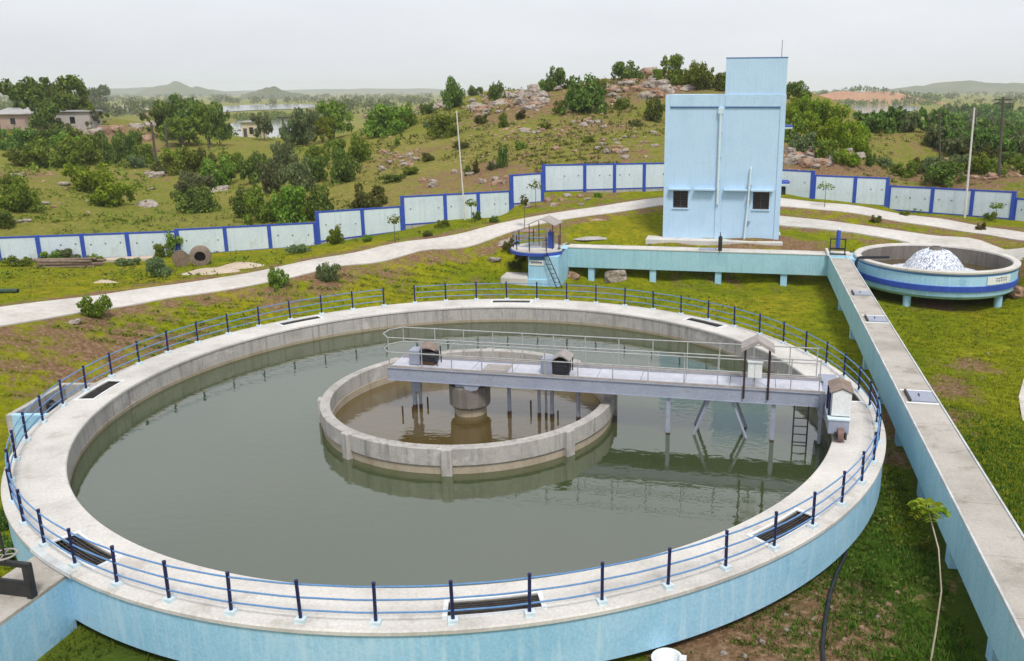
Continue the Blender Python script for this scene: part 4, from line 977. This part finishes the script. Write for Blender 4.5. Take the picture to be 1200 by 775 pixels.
# the near sapling tied to a bent stake beside the long channel
x, y, z, _ = land(1090, 778)
ns = thing('papaya_sapling', 'tall thin sapling with a leafy top beside the long channel', 'sapling', (x, y, z))
stem_top = Vector((-.12, 1.1, 3.05))
MB().tube([(0,0,-.1),(.08,.15,.7),(.16,.4,1.5),(.10,.75,2.3),tuple(stem_top)], .022, 8, r1=.014).build('stem', M['sand'], ns)
g = random.Random(3)
for k in range(17):
    a = 2*PI*k/17+g.uniform(-.2,.2); l = g.uniform(.24,.48); el = g.uniform(-.1,.5)
    d = Vector((math.cos(a)*math.cos(el), math.sin(a)*math.cos(el), math.sin(el)))
    mb = MB(); mid = stem_top+d*l*.6+Vector((0,0,.05)); tip = stem_top+d*l+Vector((0,0,-.12))
    mb.tube([tuple(stem_top), tuple(mid)], .012, 5, r1=.006)
    side = d.cross(Vector((0,0,1))).normalized()
    for j in range(7):
        t = .35+.1*j; p = stem_top.lerp(mid, min(1,t/.6)) if t < .6 else mid.lerp(tip, (t-.6)/.4)
        for s in (-1, 1):
            q = p+side*s*.16*(1.2-abs(t-.65))+d*.07; u_ = Vector((0,0,-.03))
            mb.add([tuple(p), tuple((p+q)/2+d*.035), tuple(q+u_), tuple((p+q)/2-d*.035)], [(0,1,2,3)])
    mb.build('leaf', M['leaf_bright'], ns)

# ------------------------------------------------------------------ boulders
ROCK = []
for sd in range(6):
    bm = bmesh.new(); bmesh.ops.create_icosphere(bm, subdivisions=3, radius=1)
    for v in bm.verts:
        n = v.co.normalized(); k = 1+.34*noise.noise(n*1.3+Vector((sd*7,0,0)))+.20*noise.noise(n*3.1+Vector((0,sd*5,0)))+.08*noise.noise(n*7.0+Vector((sd,sd,0)))
        v.co = n*k; v.co.x = max(-.78, min(.85, v.co.x)); v.co.z = min(.72, v.co.z); v.co.y = max(-.8, v.co.y)
    me = bpy.data.meshes.new('boulder'); bm.to_mesh(me); bm.free()
    me.polygons.foreach_set('use_smooth', [True]*len(me.polygons)); me.set_sharp_from_angle(angle=R(24))
    me.materials.append(M['rock_red' if sd in (2, 5) else 'rock']); ROCK.append(me)
def boulder(px, py, wpx, label, group, flat=.6, d=None, red=None):
    x, y, z, dist = land(px, py); r = wpx*dist/FPX/2*1.1; cnt[0] += 1
    i = cnt[0]%6
    if red is True: i = 2+3*(cnt[0]%2)
    if red is False: i = (0,1,3,4)[cnt[0]%4]
    if group: label = ('large ' if wpx > 13 else 'small ' if wpx < 8 else 'middling ')+('reddish ' if i in (2, 5) else 'grey ')+label
    return put('boulder', ROCK[i], None, (x, y, z+r*flat*.15), 0, 0, label, 'boulder', group, None, (r, r*rng.uniform(.7,1.1), r*flat*rng.uniform(.8,1.2)), (rng.uniform(-.3,.3), rng.uniform(-.3,.3), rng.uniform(0,6.28)))
lab, grp = 'weathered granite boulder on the rocky hill', 'boulders on the rocky hill'
rb = random.Random(21)
for cx_, cy_, sx, sy, n, s0, s1 in [(625,112,26,9,20,7,20),(600,122,26,8,18,7,20),(568,130,18,8,10,7,14),(640,120,14,6,5,6,10),(560,118,14,5,5,6,10),(720,112,22,8,14,7,18),(765,92,18,12,20,8,22),(775,112,24,8,12,7,18),(740,102,22,8,8,7,14),(690,96,14,6,6,6,12),
        (690,146,18,5,8,6,13),(470,186,20,9,12,6,15),(448,200,6,3,2,8,10),(715,172,18,4,7,5,12),(725,184,14,3,5,6,14),(655,173,6,3,1,10,12),(623,158,14,4,6,5,11),(640,126,10,4,4,6,12),(500,218,18,4,5,6,12),(430,140,12,5,6,6,12),(512,126,14,5,7,7,13),(760,172,12,4,5,5,10),(790,80,14,5,5,8,14),(585,216,20,4,5,5,12),(545,206,14,3,4,6,12),(750,160,20,6,5,5,9),(670,130,10,4,3,6,9)]:
    where = 'on the bare rocky hill crest' if cy_ < 127 and cx_ > 540 else 'in the outcrop at the left end of the hill' if cy_ < 145 and cx_ < 540 else 'in the heap on the grassy hillside' if cx_ < 520 else 'just behind the stepped panel wall' if cy_ > 180 else 'half way down the grassy hillside'
    for _ in range(n): boulder(cx_+rb.gauss(0, sx*.6), cy_+rb.gauss(0, sy*.6), rb.uniform(s0, s1), 'granite boulder '+where, grp, rb.uniform(.45,.8))
lab, grp = 'boulder on the rocky slope right of the pump house', 'boulders on the slope by the pump house'
for _ in range(34): boulder(rb.uniform(918,1010), 175+rb.uniform(0,24), rb.uniform(7,18), lab, grp, rb.uniform(.5,.8))
lab, grp = 'boulder on the bare ground beyond the right hand wall', 'boulders on the red ground'
for _ in range(16): boulder(rb.uniform(1075,1200), rb.uniform(190,214), rb.uniform(6,14), lab, grp, rb.uniform(.4,.6), red=True)
lab, grp = 'rock on the knoll behind the meadow', 'rocks on the knoll'
for a in [(155,134,30),(145,132,18),(168,136,16),(120,134,18),(112,128,16),(130,156,20),(90,152,26),(110,158,20),(172,166,16),(180,150,18),(160,150,14),(178,180,14),(186,210,14),(176,205,10)]: boulder(*a, lab, grp, .6)
lab, grp = 'flat rock lying in the meadow grass', 'rocks in the meadow'
for a in [(172,243,22),(50,240,16),(46,246,12),(20,208,10),(75,218,16),(105,238,8),(95,226,10),(178,222,8),(258,224,22),(28,262,14),(420,170,8),(20,180,8)]: boulder(*a, lab, grp, .3, red=False)
boulder(722, 331, 26, 'pale rounded boulder under the back channel', None, .8, red=False)
boulder(672, 327, 16, 'brown boulder at the foot of the mixing tank', None, .8, red=True)
boulder(1193, 352, 20, 'brown boulder beside the aerator basin', None, .9, red=True)
boulder(88, 386, 11, 'small white stone on the slope below the road', None, .7, red=False)
boulder(592, 290, 18, 'flat tan rock on the slope left of mixing tank', None, .4)
boulder(580, 313, 16, 'grey rock in the grass left of the mixing tank', None, .5, red=False)
lab, grp = 'stone at the foot of the wall step', 'stones at the foot of the wall'
for _ in range(16): boulder(rb.uniform(600,700), 240+rb.uniform(-8,6)-max(0,0), rb.uniform(6,11), lab, grp, .6, red=rb.random() < .5)
for _ in range(6): boulder(rb.uniform(1165,1200), 258+rb.uniform(-2,3), rb.uniform(4,8), lab, grp, .5, red=False)
# small rubble on the hills: too many to pick apart
v_all, f_all = [], []
bm = bmesh.new(); bmesh.ops.create_icosphere(bm, subdivisions=1, radius=1); iv = np.array([v.co[:] for v in bm.verts]); itf = np.array([[v.index for v in f.verts] for f in bm.faces]); bm.free()
g = np.random.default_rng(4); off = 0
def rubble(cx_, cy_, sx, sy, n, s0, s1):
    global off
    for _ in range(n):
        px, py = g.normal(cx_, sx), g.normal(cy_, sy)
        if py < 82: continue
        x, y, z, d = land(px, py)
        if d > 320: continue
        s = g.uniform(s0, s1)*d/FPX/2
        v = iv*g.uniform(.7,1.2,(len(iv),1))*np.array([s, s*g.uniform(.6,1), s*g.uniform(.4,.8)])
        a = g.uniform(0, 6.28); c, q = math.cos(a), math.sin(a)
        v = np.c_[v[:,0]*c-v[:,1]*q, v[:,0]*q+v[:,1]*c, v[:,2]]+np.array([x, y, z])
        v_all.append(v); f_all.append(itf+off); off += len(iv)
rubble(620,122,34,8,220,2,6); rubble(745,103,32,9,200,2,6); rubble(690,148,24,6,60,2,4); rubble(660,155,60,16,170,3,8); rubble(560,160,40,20,70,3,7); rubble(110,215,60,18,50,3,8); rubble(720,180,24,5,40,2,4); rubble(960,188,30,8,160,2,6); rubble(1140,205,46,6,110,2,5); rubble(472,186,14,5,40,2,5); rubble(140,150,40,10,80,2,5); rubble(600,214,20,3,50,2,5)
me = bpy.data.meshes.new('rubble'); me.from_pydata(np.concatenate(v_all).tolist(), [], np.concatenate(f_all).tolist()); me.materials.append(M['rock_red'])
put('rubble', me, label='small scattered stones over the hill slopes', cat='rubble', kind='stuff')

# ------------------------------------------------------------------ poles
def pole(px, py, px1, py1, r, mat, label, name='utility_pole', arms=0, group=None, d=None):
    x, y, z, dist = land(px, py) if d is None else (*at_d(px, py, d), d)
    if d is not None: z = min(z, float(ground(x, y)))
    x1, y1, z1 = at_d(px1, py1, dist)
    o = thing(name, label, 'pole', (x, y, z), 0, group)
    MB().tube([(0,0,-.3),(x1-x, y1-y, z1-z)], r, 8, r1=r*.7).build('shaft', M[mat], o)
    for k in range(arms):
        f = .97-.05*k; p = Vector((x1-x, y1-y, z1-z))*f
        MB().box(p.x-.7, p.x+.7, p.y-.06, p.y+.06, p.z-.06, p.z+.06).build('crossarm', M['pole_dark'], o)
        for q in (-.6,.6): MB().lathe([(0,.06),(.06,.06),(.05,.24),(0,.26)], 8, c=(p.x+q, p.y), closed=False).build('insulator', M['cover'], o, loc=(0,0,p.z))
    return o
pole(545, 252, 535, 130, .07, 'pole_white', 'tall thin white pole at the wall left of the road bend', 'lamp_pole', d=68.4)
pole(1131, 251, 1142, 126, .09, 'pole_white', 'tall white pole in front of the right hand wall', 'lamp_pole', d=72.4)
pole(184.5, 199, 177, 143, .2, 'pole_dark', 'tallest dark leaning pole on the meadow edge', group='dark leaning poles')
pole(196, 176, 194.5, 145, .2, 'pole_dark', 'dark upright pole behind the tallest leaning one', group='dark leaning poles')
pole(215, 176, 212, 150, .2, 'pole_dark', 'dark pole tilting left in front of the grove', group='dark leaning poles')
pole(245, 176, 243.5, 162, .2, 'pole_dark', 'short dark post at the edge of the grove', group='dark leaning poles')
pole(1102, 206, 1101, 128, .10, 'pole_dark', 'bare grey wooden pole in front of the woodland')
pole(1170, 212, 1176, 114, .13, 'pole_dark', 'wooden utility pole with two crossarms beyond the right wall', arms=2)
gt2 = thing('gantry_frame', 'dark wooden frame by the lake shore', 'frame', (*at_d(340, 160, 200)[:2], float(ground(*at_d(340, 160, 200)[:2]))))
for x in (-1.4, 1.4): MB().box(x-.12, x+.12, -.12, .12, -.3, 4.3).build('frame_post', M['pole_dark'], gt2)
MB().box(-2.4, 1.9, -.14, .14, 4.301, 4.6).build('frame_beam', M['pole_dark'], gt2)

# ------------------------------------------------------------------ old houses beyond the wall
def house(px, py, d, w, dep, h, wall, roof, label, rz=0, flat=True, wins=2):
    x, y, z = at_d(px, py, d); z = float(ground(x, y))-.2
    o = thing('old_house', label, 'house', (x, y, z), rz+YAW)
    MB().box(-w/2, w/2, 0, dep, 0, h).build('wall', M[wall], o)
    if flat: MB().box(-w/2-.3, w/2+.3, -.4, dep+.3, h+.001, h+.25).build('roof', M[roof], o)
    else: MB().slab([(-w/2-.3,-.5,h-.1),(w/2+.3,-.5,h-.1),(w/2+.3,dep+.3,h+.9),(-w/2-.3,dep+.3,h+.9)], (0,0,.12)).build('roof', M[roof], o)
    for k in range(wins):
        x0 = -w/2+w*(k+.6)/(wins+.2); f = MB().box(x0-.45, x0+.45, -.03, -.002, h*.4, h*.75).build('window', M['glass'], o)
        MB().box(x0-.5, x0+.5, -.05, -.031, h*.36, h*.4-.002).build('sill', M[wall], f)
    MB().box(-w/2+.3, -w/2+1.1, -.03, -.001, 0, h*.7).build('door', M['pole_dark'], o)
house(17, 154, 188, 7.0, 5, 3.0, 'brick_far', 'roof_far', 'reddish old house with grey sheet roof on the knoll', flat=False, wins=1)
house(86, 148, 190, 6.2, 5, 3.6, 'plaster_far', 'roof_far', 'whitish old house between the trees on the knoll', .1, wins=1)
house(296, 168, 210, 4.2, 4, 4.3, 'cream', 'roof_far', 'small cream building beside the lake', wins=1)

# ------------------------------------------------------------------ far plain: water, hills, woods
def sheet(name, pts, z, mat):
    MB().add([at_z(px, py, z) for px, py in pts], [tuple(range(len(pts)))]).build(name, M[mat], kind='structure')
sheet('lake', [(248,167),(262,150),(280,140.5),(305,138),(345,137),(378,139),(398,147),(392,158),(350,169),(300,172)], -7.4, 'water_far')
sheet('lake', [(215,130),(262,124.5),(300,122.5),(362,122),(380,124.5),(350,127.5),(300,129),(250,132)], -7.4, 'water_far')
sheet('pond', [(955,136),(962,129.5),(985,124.5),(1020,123),(1062,122.8),(1080,126),(1074,130),(1030,132),(1000,137)], -7.4, 'water_far')
M['hill_far'] = mottled('far_hill', [(.06,.08,.03),(.10,.11,.05),(.16,.14,.08)], .01, 1, fine=.05, bumpd=0)
M['bank_red'] = mottled('red_bank', [(.36,.17,.09),(.42,.22,.13),(.30,.20,.10)], .02, 1, fine=.08, bumpd=0)
def hill(px, d, wpx, top_py, mat, seed, dep=.5, rough=.35):
    cx_, cy_, _ = at_d(px, 110, d); w = wpx*d/FPX; zt = at_d(px, top_py, d)[2]+9
    vs_, fs = [], []; nu, nv = 48, 16
    ux, uy = math.cos(YAW), math.sin(YAW)
    for i in range(nu+1):
        for j in range(nv+1):
            u, v = 2*i/nu-1, 2*j/nv-1
            k = ((1-u*u)**2*.6+.4*(1-u*u)**.8)*(1-v*v) if abs(u) < 1 else 0
            k *= 1+rough*noise.fractal(Vector((u*3+seed, v*2, seed)), 1, 2, 4)
            vs_.append((cx_+u*w/2*ux-v*w*dep/2*uy, cy_+u*w/2*uy+v*w*dep/2*ux, -9+max(0,k)*zt))
    for i in range(nu):
        for j in range(nv): a = i*(nv+1)+j; fs.append((a, a+nv+1, a+nv+2, a+1))
    MB().add(vs_, fs, True).build('hill', M[mat], kind='structure')
hill(212, 3800, 110, 99.5, 'hill_far', 1.3, .5, .5); hill(150, 5200, 330, 104, 'hill_far', 4.1); hill(318, 2200, 90, 104.5, 'hill_far', 7.7, .4, .6); hill(1140, 3600, 260, 97.5, 'hill_far', 2.2, .4); hill(1230, 4600, 300, 99, 'hill_far', 3.2, .4)
hill(1010, 1250, 190, 106.5, 'bank_red', 5.5, .25, .15); hill(420, 5600, 500, 104.5, 'hill_far', 9.1, .3)
# woods that read as one mass
def wood(name, label, spots, mat, nleaf, seed, wmul=1.0):
    g = np.random.default_rng(seed); V_, F_, o_ = [], [], 0
    base = [leaf_cloud(seed*10+i, lobes_tree(seed*10+i, 12), nleaf, .10, .20) for i in range(4)]
    for i, (x, y, z, r, h) in enumerate(spots):
        v, f = base[i%4]; a = g.uniform(0, 6.28); c, s = math.cos(a), math.sin(a)
        vv = np.c_[(v[:,0]*c-v[:,1]*s)*r*wmul, (v[:,0]*s+v[:,1]*c)*r*wmul, (v[:,2]-.12)*h]+np.array([x, y, z])
        V_.append(vv); F_.append(f+o_); o_ += len(v)
    me = bpy.data.meshes.new(name); me.from_pydata(np.concatenate(V_).tolist(), [], np.concatenate(F_).tolist()); me.materials.append(M[mat])
    put(name, me, label=label, cat='woodland', kind='stuff')
g = random.Random(12); sp1, sp2 = [], []
for _ in range(520):
    px, py = g.uniform(985, 1330), g.uniform(138, 187)
    if 1005 < px < 1090 and py > 158: continue
    if px < 1010 and py > 150: continue
    if py > 178 and px < 1110: continue
    x, y, z, d = land(px, py)
    if d > 700: continue
    if py < (153 if px < 1095 else 146): continue
    h = g.uniform(14, 24)*d/FPX; (sp1 if g.random() < .6 else sp2).append((x, y, z, h*.62, h))
wood('woodland', 'dense dark wood behind the green field at right', sp1, 'leaf_dark', 420, 3)
wood('woodland', 'paler trees mixed into the wood at right', sp2, 'leaf_grey', 420, 5)
sp = []
for _ in range(1500):
    px = g.uniform(-80, 540) if g.random() < .72 else g.uniform(930, 1290)
    d = 620*math.exp(g.uniform(0, 1.75))
    if noise.noise((px*.02, d*.004, 1.0)) < -.12: continue
    if px > 900 and d < 1150: continue
    if 215 < px < 385 and d < 1250: continue
    x, y, _ = at_d(px, 110, d); h = g.uniform(7, 13); sp.append((x, y, -8.2, h*.8, h))
wood('far_treeline', 'hazy rows of trees along the far plain', sp, 'leaf_dark', 60, 7)
sp = []
for _ in range(140):
    px = g.uniform(930, 1100); d = g.uniform(1060, 1160) if g.random() < .5 else g.uniform(1240, 1330); x, y, _ = at_d(px, 110, d)
    z = -8.2 if d < 1200 else 8.0-14*abs(px-1010)/95; h = g.uniform(5, 9); sp.append((x, y, max(-8.2, z), h*.8, h))
wood('far_treeline', 'row of far trees along the red bank', sp, 'leaf_dark', 60, 8)
sp = []
for _ in range(160):
    px = g.uniform(225, 400); d = g.uniform(615, 690) if g.random() < .7 else g.uniform(380, 430)
    if d < 500 and 262 < px < 385: continue
    x, y, _ = at_d(px, 110, d); h = g.uniform(3, 6); sp.append((x, y, -8.2, h, h))
wood('far_treeline', 'low scrub along the lake shore', sp, 'leaf_mid', 60, 9)

# ------------------------------------------------------------------ things lying about
ts = thing('timber_stack', 'stack of weathered timber poles lying along the panel wall', 'timber', land(86, 314)[:3], YAW+.1)
g = random.Random(8)
for k in range(14):
    zz = .12+.2*(k//5); yy = -.5+.24*(k%5)+g.uniform(-.04,.04); x0 = g.uniform(-2.6,-1.7)
    MB().tube([(x0,yy,zz),(x0+g.uniform(3.2,4.4),yy+g.uniform(-.15,.15),zz+g.uniform(-.04,.08))], g.uniform(.07,.11), 7).build('pole', M['wood'], ts)
lp = thing('loose_pole', 'single grey pole lying below the left wall', 'timber', land(30, 309)[:3], YAW-.02)
MB().tube([(-3,0,.1),(0,.1,.16),(3,.0,.12)], .08, 7).build('pole', M['cover'], lp)
for k, (px, py, w) in enumerate([(128,308,1.6),(145,308,2.0),(164,307,1.8)]):
    x, y, z, _ = land(px, py); MB().slab([(-w/2,-.3,0),(w/2,-.3,.05),(w/2,.35,.12),(-w/2,.3,.08)], (0,0,.22)).build('stone_slab', M['sand'], None, (x, y, z), YAW+.1*k, .03, label=['pale stone slab beside the timber stack', 'pale stone slab between two other slabs', 'pale stone slab beside the cable drums'][k], cat='slab')
def drum(px, py, r, w, rz, label, hollow):
    x, y, z, _ = land(px, py); o = thing('cable_drum', label, 'drum', (x, y, z+r*.95), rz)
    if hollow:
        MB().lathe([(r*.55,-w/2),(r*.6,-w/2-.03),(r*.9,-w/2-.02),(r,-w/2+.05),(r*1.02,0),(r,w/2-.05),(r*.6,w/2),(r*.55,w/2)], 28).build('coil', M['brownroof'], o).rotation_euler = (PI/2,0,0)
        MB().lathe([(0,.0),(r*.54,.0)], 20, closed=False).build('dark_core', M['tarp'], o).rotation_euler = (PI/2,0,0)
        for k in range(3): MB().lathe([(r*1.0,-w/2+w*(k+.3)/3),(r*1.04,-w/2+w*(k+.5)/3),(r*1.0,-w/2+w*(k+.7)/3)], 28, closed=False).build('strap', M['wood'], o).rotation_euler = (PI/2,0,0)
    else:
        for s in (-1, 1): MB().lathe([(0,-.05),(r,-.05),(r,.05),(0,.05)], 28, closed=False).build('flange', M['wood'], o, loc=(0,s*w/2,0)).rotation_euler = (PI/2,0,0)
        MB().lathe([(r*.6,-w/2),(r*.6,w/2)], 24, closed=False).build('core', M['tarp'], o).rotation_euler = (PI/2,0,0)
drum(213, 312, .50, .7, YAW+.5, 'wooden cable drum with closed side by the wall', False)
drum(236, 311, .62, .8, YAW+.35, 'hollow grey coil drum leaning on grass by the wall', True)
def heap(px, py, rx, ry, h, mat, label, name, cat, seed):
    x, y, z, _ = land(px, py); vs_, fs = [], []; n, m_ = 26, 7
    for j in range(m_+1):
        for i in range(n):
            a = 2*PI*i/n; t = j/m_; k = 1+.25*noise.noise((math.cos(a)*1.5+seed, math.sin(a)*1.5, t))
            vs_.append((rx*t*k*math.cos(a), ry*t*k*math.sin(a), h*(1-t**1.6)*(1+.25*noise.noise((math.cos(a)*2, math.sin(a)*2+seed, t*3)))-.04))
    for j in range(m_):
        for i in range(n): fs.append((j*n+i, j*n+(i+1)%n, (j+1)*n+(i+1)%n, (j+1)*n+i))
    MB().add(vs_, fs, True).build(name, M[mat], None, (x, y, z-.03), YAW+.15, label=label, cat=cat)
heap(250, 321, 2.0, .9, .35, 'sand', 'small heap of pale sand on the verge below the drums', 'sand_heap', 'sand heap', 1)
heap(285, 315, 2.0, .8, .35, 'sand', 'flat sand heap beside the road near the wall step', 'sand_heap', 'sand heap', 2)
heap(693, 279, 1.6, .7, .12, 'conc_side', 'grey spill of dried concrete on the grass bank', 'concrete_spill', 'spill', 3)
heap(122, 332, .8, .3, .22, 'sand', 'pale flat stone in the grass above the road', 'flat_stone', 'stone', 4)
heap(697, 258, 1.0, .5, .12, 'rock_red', 'ring of soil round a sapling beside the road', 'soil_mound', 'soil mound', 5)
heap(617, 274, 1.0, .5, .15, 'rock_red', 'reddish soil mound round the bare sapling', 'soil_mound', 'soil mound', 6)
x, y, z, _ = land(8, 344)
gp = thing('green_pipe', 'dark green pipe length lying in the grass above road', 'pipe', (x, y, z), YAW)
MB().lathe([(.09,-2.5),(.115,-2.5),(.115,.6),(.09,.6)], 14).build('pipe_run', M['pipe_green'], gp, loc=(0,0,.11)).rotation_euler = (0,PI/2,0)
hs_ = thing('rubber_hose', 'black rubber hose running over grass from the tank wall', 'hose', (0,0,0))
pts = [(3.3,21.9),(3.15,21.2),(2.85,20.3),(2.6,19.3),(2.4,18.2),(2.25,17.2),(2.2,16.2),(2.25,15.0),(2.4,13.5),(2.5,12)]
MB().tube([(x, y, float(ground(x, y))+.07) for x, y in pts], .048, 8).build('hose_run', M['hose'], hs_)
x, y, z, _ = land(781, 800)
bk = thing('white_basin', 'white plastic basin lying on soil below the tank', 'basin', (x, y, z)); bk.scale = (.75, .75, .75)
MB().lathe([(0,.03),(.30,.03),(.40,.24),(.46,.26),(.46,.28),(.38,.28),(.28,.06),(0,.06)], 28, closed=False).build('bowl', M['white'], bk)
MB().box(.35,.55,-.12,.12,.10,.34).build('handle', M['white'], bk)
# small loose stones by the tank
lab = 'small pale stone on the bare soil right of the tank'
g = random.Random(31)
for _ in range(40):
    px, py = g.choice([(1010,720),(960,750),(1120,440),(1150,430),(880,765),(1080,470),(820,770),(1100,500)]); x, y, z, d = land(px+g.gauss(0,22), py+g.gauss(0,14)); r = g.uniform(.03,.09)
    if abs(x-6.2) < .9 or math.hypot(x-TX, y-TY) < 14.4: continue
    put('stone', ROCK[g.randrange(6)], None, (x, y, z+r*.3), 0, 0, lab, 'stone', 'loose stones right of the tank', None, (r, r*.8, r*.7), (0,0,g.uniform(0,6)))

# ------------------------------------------------------------------ grass
def near_free(x, y):
    if math.hypot(x-TX, y-TY) < 14.0: return False
    if DX0-.1 < x < DX1+.1: return y > 55.8
    if -16.1 < x < -14.6 and y < 16: return False
    if 54.3 < y < 55.8 and -11.2 < x < 6.8: return False
    if BX0-1 < x < BX1+.8 and 57.5 < y < 67: return False
    if -13 < x < -10.7 and 51 < y < 55.7: return False
    if math.hypot(x-AX, y-AY) < 4.0: return False
    return True
g = np.random.default_rng(17)
def zone(x, y):
    i = np.clip(np.searchsorted(gx, x), 0, nx-1); j = np.clip(np.searchsorted(gy, y), 0, ny-1); return ZC[j, i]
def tufts(name, label, n, mat, region, lushmin, h0, h1, seed, blades=5):
    g = np.random.default_rng(seed); V_, F_ = [], []; o_ = 0
    for _ in range(n):
        px, py = g.uniform(*region[0]), g.uniform(*region[1])
        d = ray(px, py); t = -(CAM_Z-GZ)/d[2]; x, y = d[0]*t, d[1]*t
        if region[2]: x, y, _z, _t = land(px, py, 20)
        if not near_free(x, y): continue
        zc = zone(x, y)
        if zc[1] < lushmin or g.random() < zc[0]*.9: continue
        if noise.noise((x*.5, y*.5, 4.0)) < -.45: continue
        if road_dist(x, y) < 2.4: continue
        z = float(ground(x, y)); h = g.uniform(h0, h1)
        for b in range(blades):
            a = g.uniform(0, 6.28); r = g.uniform(0, .12); bx, by = x+r*math.cos(a), y+r*math.sin(a); w = g.uniform(.012,.025); ln = g.uniform(.2,.9)*h
            c, s = math.cos(a), math.sin(a)
            V_ += [(bx-s*w, by+c*w, z-.01), (bx+s*w, by-c*w, z-.01), (bx+c*ln, by+s*ln, z+h)]; F_.append((o_, o_+1, o_+2)); o_ += 3
    me = bpy.data.meshes.new(name); me.from_pydata(V_, [], F_); me.materials.append(M[mat]); put(name, me, label=label, cat='grass', kind='stuff')
tufts('grass', 'lush short grass between the tank and the long channel', 15000, 'blade_lush', ((860,1200),(430,775),False), .25, .05, .14, 1)
tufts('grass', 'yellow green grass on the lawn right of the channel', 9000, 'blade', ((1040,1200),(350,640),False), 0, .04, .10, 2)
tufts('grass', 'thin grass over the ground round the tank', 14000, 'blade', ((0,1200),(290,480),True), 0, .05, .14, 3)
tufts('grass', 'dark grass at the near foot of the tank', 3000, 'blade_lush', ((0,1000),(640,775),False), 0, .05, .14, 4)

def scrub(name, label, n, mat, region, s0, s1, seed, dmax=330, leaves=7, clump=.0):
    g = np.random.default_rng(seed); V_, F_ = [], []; o_ = 0
    for _ in range(n):
        px, py = g.uniform(*region[0]), g.uniform(*region[1]); x, y, z, d = land(px, py, 14)
        if d > dmax or not near_free(x, y): continue
        if noise.noise((x*.12, y*.12, seed*1.7)) < clump: continue
        if d < 80 and road_dist(x, y) < 2.4: continue
        s = g.uniform(s0, s1)*d/FPX/2
        for b in range(leaves):
            c = np.array([x, y, z+s*.35])+g.normal(size=3)*np.array([s*.55, s*.55, s*.3]); t = g.normal(size=3); t /= np.linalg.norm(t); u_ = np.cross(t, g.normal(size=3)); u_ /= np.linalg.norm(u_)
            k = s*g.uniform(.25,.5); V_ += [tuple(c-t*k), tuple(c-u_*k*.6), tuple(c+t*k), tuple(c+u_*k*.6)]; F_.append((o_, o_+1, o_+2, o_+3)); o_ += 4
    me = bpy.data.meshes.new(name); me.from_pydata(V_, [], F_); me.materials.append(M[mat]); put(name, me, label=label, cat='ground cover', kind='stuff')
scrub('scrub', 'low olive scrub dotted over the rocky hill', 3200, 'leaf_dry', ((420,790),(88,215)), 4, 9, 1, clump=-.05)
scrub('scrub', 'low green scrub over the meadow beyond the wall', 2400, 'leaf_mid', ((0,440),(150,265)), 4, 10, 2, clump=.0)
scrub('scrub', 'low scrub on the ground beyond the right wall', 900, 'leaf_dry', ((920,1200),(160,220)), 3, 7, 3, clump=-.1)
scrub('weeds', 'small green weeds over the slope left of the tank', 2600, 'leaf_mid', ((0,560),(300,480)), 4, 9, 4, 90, 6, -.05)
scrub('weeds', 'yellowish weeds along the foot of the wall', 1500, 'leaf_dry', ((0,640),(235,345)), 4, 9, 5, 90, 6, -.1)
scrub('weeds', 'scattered weeds round channel and aerator', 1500, 'leaf_mid', ((560,1200),(300,470)), 4, 8, 6, 90, 6, .05)
scrub('weeds', 'dark weeds between the tank and the channel', 700, 'leaf_dark', ((850,1150),(560,775)), 7, 16, 7, 90, 8, -.05)

# ------------------------------------------------------------------ haze: even pale air round the whole place
hm = bpy.data.materials.new('haze'); hm.use_nodes = True
hn, hl = hm.node_tree.nodes, hm.node_tree.links; hn.clear()
ho = hn.new('ShaderNodeOutputMaterial'); hv = hn.new('ShaderNodeVolumePrincipled')
hv.inputs['Color'].default_value = (.91,.955,1.0,1); hv.inputs['Density'].default_value = .00017; hv.inputs['Anisotropy'].default_value = 0
hl.new(hv.outputs[0], ho.inputs['Volume'])
MB().box(-7200, 7200, -400, 8200, -40, 74).build('haze', hm, kind='stuff')
